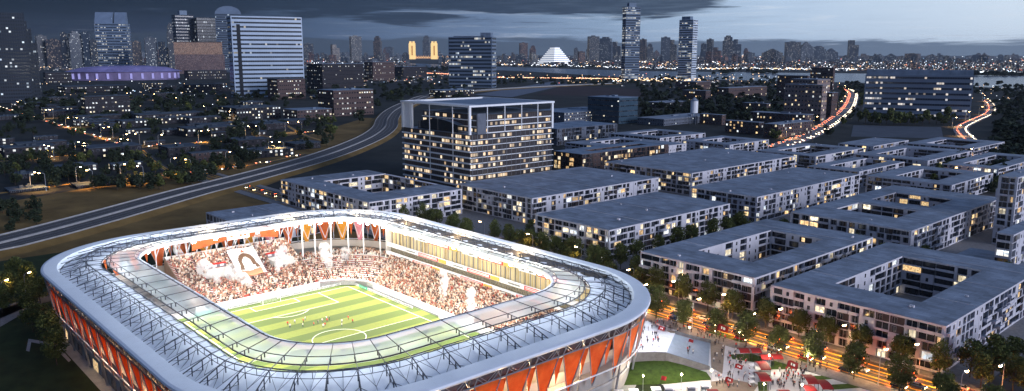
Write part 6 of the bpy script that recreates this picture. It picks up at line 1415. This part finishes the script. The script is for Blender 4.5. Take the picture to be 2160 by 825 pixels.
# ------------------------------------------------------------------ far city across the river
rf = random.Random(77)
FM = [lit_grid("far_wall_%s" % k, c, cw, ch, pr, c1, c2, es, glass=g_, mw=.5, mh=.5) for k, c, cw, ch, pr, c1, c2, es, g_ in (
    ("navy", (.02, .027, .042), 9, 8, .17, (.8, .9, 1), (1, .85, .65), .9, (.02, .028, .04)), ("brown", (.026, .026, .036), 8, 7, .2, (1, .7, .5), (1, .9, .8), .6, (.025, .02, .025)),
    ("blue", (.036, .05, .075), 10, 9, .14, (.75, .88, 1), (.95, .95, 1), .8, (.03, .045, .065)), ("red", (.042, .026, .032), 9, 8, .2, (1, .45, .3), (1, .8, .6), .6, (.04, .02, .02)))]
def high_rise(l, r_, top, base, mi, label, group=None, crown=0, dep=.7):
    pc = (l+r_)/2; p = G(pc, base, 0); zd = (Vector(p)-CAM).dot(FW); w = (r_-l)*zd/FPX; H = height_to(p, top); X, Y = w/2, w*dep/2; b = MB()
    if crown == 0: b.box(-X, X, -Y, Y, 0, H); b.box(-X*.4, X*.3, -Y*.4, Y*.4, H+.1, H*1.04)
    elif crown == 1: b.box(-X, X, -Y, Y, 0, H*.8); b.box(-X*.75, X*.75, -Y*.75, Y*.75, H*.8+.1, H*.94); b.box(-X*.45, X*.45, -Y*.45, Y*.45, H*.94+.1, H)
    elif crown == 2: b.box(-X, X*.1, -Y, Y, 0, H); b.box(X*.12, X, -Y, Y, 0, H*.78)
    elif crown == 3:
        b.box(-X, X, -Y, Y, 0, H*.7)
        for i in range(4): k = 1-(i+1)*.2; b.box(-X*k, X*k, -Y*k, Y*k, H*(.7+i*.075)+.1, H*(.7+(i+1)*.075))
    o = b.build("high_rise", FM[mi], None, label=label, cat="high-rise", group=group); o.location = (p.x, p.y, 0); o.rotation_euler = (0, 0, math.atan2(p.y-CAM.y, p.x-CAM.x)-math.pi/2+rf.uniform(-.4, .4)); return o
EX = [(83, 102, 76, 135, 0, 0, "narrow dark block right behind the stepped tower at the left edge"), (105, 134, 84, 136, 1, 0, "reddish dark block between the stepped tower and the slant-crowned tower"), (135, 147, 70, 134, 0, 0, "slender dark tower between the stepped and the slant-crowned tower"), (150, 178, 66, 136, 2, 1, "glassy tower with tiered top left of the slant-crowned tower"), (181, 194, 68, 134, 2, 0, "small tower with a bright blue top left of the slant-crowned tower"),
      (196, 208, 84, 134, 0, 0, "dim tower directly left of the slant-crowned tower"), (283, 300, 88, 132, 1, 0, "low dim tower right of the slant-crowned tower"), (310, 333, 80, 108, 2, 0, "pale slab left of the brown hospital block"), (340, 358, 88, 128, 0, 2, "dim twin block at the left side of the hospital"), (358, 374, 48, 122, 0, 1, "dark tapering tower left of the pointed tower"),
      (642, 662, 92, 130, 0, 0, "dim tower directly right of the bright striped slab"), (740, 762, 77, 128, 0, 0, "dark square high-rise left of the golden bridge"), (790, 805, 76, 128, 1, 1, "small tower with scattered lights left of the golden bridge"), (700, 716, 94, 128, 1, 2, "low twin block between striped slab and golden bridge"), (893, 908, 75, 124, 0, 1, "dark tower behind the golden bridge"),
      (1096, 1112, 91, 128, 3, 0, "red-lit block left of the white pyramid"), (1118, 1130, 96, 128, 3, 1, "small red-lit tower beside the white pyramid"), (1240, 1262, 77, 128, 0, 0, "dark high-rise with two lit columns left of the tallest slim tower"), (1262, 1292, 78, 128, 2, 1, "broad dark high-rise left of the tallest slim tower"), (1292, 1309, 88, 128, 0, 2, "dark twin block touching the tallest slim tower on its left"),
      (1349, 1362, 83, 128, 1, 0, "dim tower directly right of the tallest slim tower"), (1364, 1376, 92, 128, 0, 1, "small tower between the two slim towers"), (1393, 1412, 79, 126, 2, 0, "tall glassy high-rise between the two slim towers"), (1413, 1427, 84, 126, 0, 2, "dark twin block left of the shorter slim tower"), (1478, 1489, 92, 126, 2, 0, "bright narrow block right of the shorter slim tower"),
      (1490, 1503, 83, 126, 0, 0, "dark tower second right of the shorter slim tower"), (1504, 1520, 100, 126, 3, 2, "low reddish block right of the shorter slim tower"), (1523, 1545, 75, 126, 0, 1, "tall tiered tower of the cluster right of the slim towers"), (1546, 1562, 83, 126, 2, 2, "twin tower right part of the cluster right of the slim towers"), (1545, 1552, 96, 127, 3, 0, "brick-red slab in front of the cluster right of the slim towers"),
      (1610, 1646, 103, 126, 0, 3, "rounded low block between the cluster and the brick quarter"), (1656, 1684, 89, 126, 0, 0, "dark broad high-rise above the brick quarter"), (1684, 1712, 88, 126, 2, 3, "stepped high-rise above the brick quarter"), (1712, 1738, 97, 126, 2, 1, "tiered block right of the stepped high-rise above the brick quarter"), (1738, 1764, 102, 127, 2, 3, "lowest stepped block at the right end above the brick quarter"),
      (1788, 1807, 85, 127, 0, 2, "single dark tower above the lit road to the river"), (1841, 1856, 115, 130, 2, 1, "small tower above the left end of the wide blue office slab"), (1868, 1889, 113, 130, 2, 3, "rounded tower above the wide blue office slab"), (1911, 1937, 113, 130, 1, 0, "dark box tower above the middle of the wide blue office slab"), (1955, 1974, 114, 130, 0, 3, "stepped tower above the right half of the wide blue office slab"),
      (2000, 2012, 122, 131, 0, 0, "small block above the right end of the wide blue office slab"), (2064, 2086, 116, 131, 1, 1, "largest block on the skyline at the far right")]
for l, r_, t, bs_, mi, cr_, lb in EX: high_rise(l, r_, t, 143 if l < 380 else (bs_ if 840 < l < 930 else max(bs_, 130)), mi, lb, None, cr_)
SEG = [(88, 210, "between the stepped dark tower and the slant-crowned tower"), (282, 372, "between the slant-crowned tower and the hospital"), (644, 735, "just right of the bright striped slab"), (762, 860, "left of the golden bridge"), (925, 946, "right of the golden bridge"), (1050, 1130, "left of the white pyramid"), (1208, 1308, "between the pyramid and the tallest slim tower"), (1348, 1428, "between the two slim towers"),
       (1470, 1640, "right of the two slim towers across the river"), (1640, 1830, "above the brick quarter and the curving road"), (1830, 2030, "above the wide blue office slab"), (2032, 2160, "at the far right across the river")]
for a, c, nm in SEG:
    for i in range(int((c-a)/8)):
        x = rf.uniform(a, c-6); w = rf.uniform(6, 15); hy = rf.uniform(9, 27) if x < 1640 else rf.uniform(6, 15); bs_ = rf.uniform(124, 134)
        high_rise(x, x+w, bs_-hy, bs_, rf.choice((0, 0, 1, 2, 2, 3) if x < 1620 else (0, 1, 2, 2)), "dim low tower of the far skyline "+nm, "far towers "+nm, rf.randrange(4))
b = MB(); ZB = [((0, 122, 500, 150), 420, 7), ((640, 122, 860, 142), 230, 9), ((640, 150, 1000, 176), 120, 5), ((930, 121, 1320, 141), 420, 9), ((1320, 121, 1700, 146), 520, 9), ((1700, 122, 2200, 150), 640, 8), ((1290, 170, 1640, 186), 60, 5)]
for (x0, y0, x1, y1), cnt, hp in ZB:
    for i in range(cnt):
        px, py = rf.uniform(x0, x1), rf.uniform(y0, y1); p = G(px, py, 0); zd = (Vector(p)-CAM).dot(FW); w = rf.uniform(4, 13)*zd/FPX; d = w*rf.uniform(.5, 1.2); H = rf.uniform(.3, 1)*hp*zd/FPX*.55
        b.box(p.x-w/2, p.x+w/2, p.y-d/2, p.y+d/2, -.2, H, rf.randrange(4))
b.build("far_city", FM, label="low sprawl of far city blocks along and beyond the river", kind='stuff')
# lights of the far city
LC = [glow("city_light_white", (.9, .95, 1), 2.6), glow("city_light_warm", (1, .66, .36), 2.4), glow("city_light_red", (1, .22, .12), 1.8), glow("city_light_blue", (.5, .75, 1), 2.0)]
b = MB()
def dot(px, py, s, mi, z=None, w=1.0):
    s *= .82; p = G(px, py, 0); zd = (Vector(p)-CAM).dot(FW); q_ = s*zd/FPX/2; z = rf.uniform(0, 3)*zd/FPX if z is None else z; b.box(p.x-q_*w, p.x+q_*w, p.y-q_*w, p.y+q_*w, z, z+q_*2, mi)
for (x0, y0, x1, y1), cnt, ws in (((0, 124, 480, 150), 110, (6, 3, 1, 1)), ((645, 122, 860, 138), 190, (6, 4, 1, 1)), ((930, 122, 1310, 137), 330, (5, 5, 2, 1)), ((1345, 122, 1640, 141), 420, (6, 6, 2, 1)), ((1640, 122, 2160, 150), 560, (7, 3, 1, 2)), ((640, 148, 1000, 178), 90, (5, 4, 1, 1)), ((1050, 158, 1640, 176), 170, (3, 7, 1, 1)), ((1400, 180, 1640, 235), 40, (3, 4, 0, 0)), ((0, 170, 480, 225), 110, (6, 4, 0, 1)), ((2030, 182, 2160, 212), 50, (5, 5, 1, 1))):
    for i in range(cnt): dot(rf.uniform(x0, x1), rf.uniform(y0, y1), rf.uniform(.6, 1.7), rf.choices((0, 1, 2, 3), ws)[0])
for i in range(120): dot(1055+i*3.3+rf.uniform(-1, 1), 137.5+i*.075+rf.uniform(-.5, .5), rf.uniform(.9, 1.9), rf.choices((0, 1), (7, 2))[0], w=1.2)
for i in range(110): dot(1470+i*3.2, 146.0+i*.02+rf.uniform(-.7, .7), rf.uniform(.9, 2.1), rf.choices((0, 1), (6, 3))[0], w=1.4)
for i in range(60): dot(2048+i*2+rf.uniform(-1, 1), 155.5+rf.uniform(-2, 1.0), rf.uniform(1.2, 2.6), rf.choices((0, 3, 1), (7, 2, 1))[0], w=1.5)
for i in range(130): dot(1290+i*1.5+rf.uniform(-3, 3), 168+rf.uniform(-2, 6), rf.uniform(.8, 2.0), rf.choices((1, 0), (8, 2))[0], w=1.4)
for i in range(90): dot(835+i*1.3, 152.5+i*.05+rf.uniform(-.5, .5), 1.2, 2 if i % 3 else 1, z=1, w=1.6)
for i in range(150): dot(1050+i*1.7, 164+i*.02+rf.uniform(-.5, .5), 1.3, 1 if i % 4 else 2, z=1, w=1.6)
for i in range(60): dot(rf.gauss(1540, 30), rf.uniform(116, 136), rf.uniform(1, 2.3), rf.choices((0, 1, 2), (4, 5, 2))[0], w=1.3)
b.build("city_lights", LC, label="countless tiny white, amber and red lights of the far city", kind='stuff')
woods("treeline", [((820, 144, 960, 150), .3), ((1500, 150, 1640, 157), .2), ((1050, 140, 1300, 143), .2), ((2030, 158, 2160, 161), .3)], 160, 5, "dark bank of trees along the river's edge", (12, 22))
# ------------------------------------------------------------------ evening air
def haze_box():
    b = MB(); b.box(-16000, 9000, -2500, 26000, -1.4, 560); me = b.mesh("haze", [])if False else None
    m = bpy.data.materials.new("evening_air"); m.use_nodes = True; nt = m.node_tree; nt.nodes.remove(nt.nodes["Principled BSDF"]); v = nn(nt, "ShaderNodeVolumePrincipled")
    v.inputs["Color"].default_value = (.72, .84, 1, 1); v.inputs["Density"].default_value = HAZE_D; v.inputs["Anisotropy"].default_value = .2; nt.links.new(v.outputs[0], nt.nodes["Material Output"].inputs["Volume"])
    b.build("haze", m, kind='stuff', label="thin blue evening haze over the whole city")
HAZE_D = 1.4e-5
haze_box()
# ------------------------------------------------------------------ labels stay within sixteen words
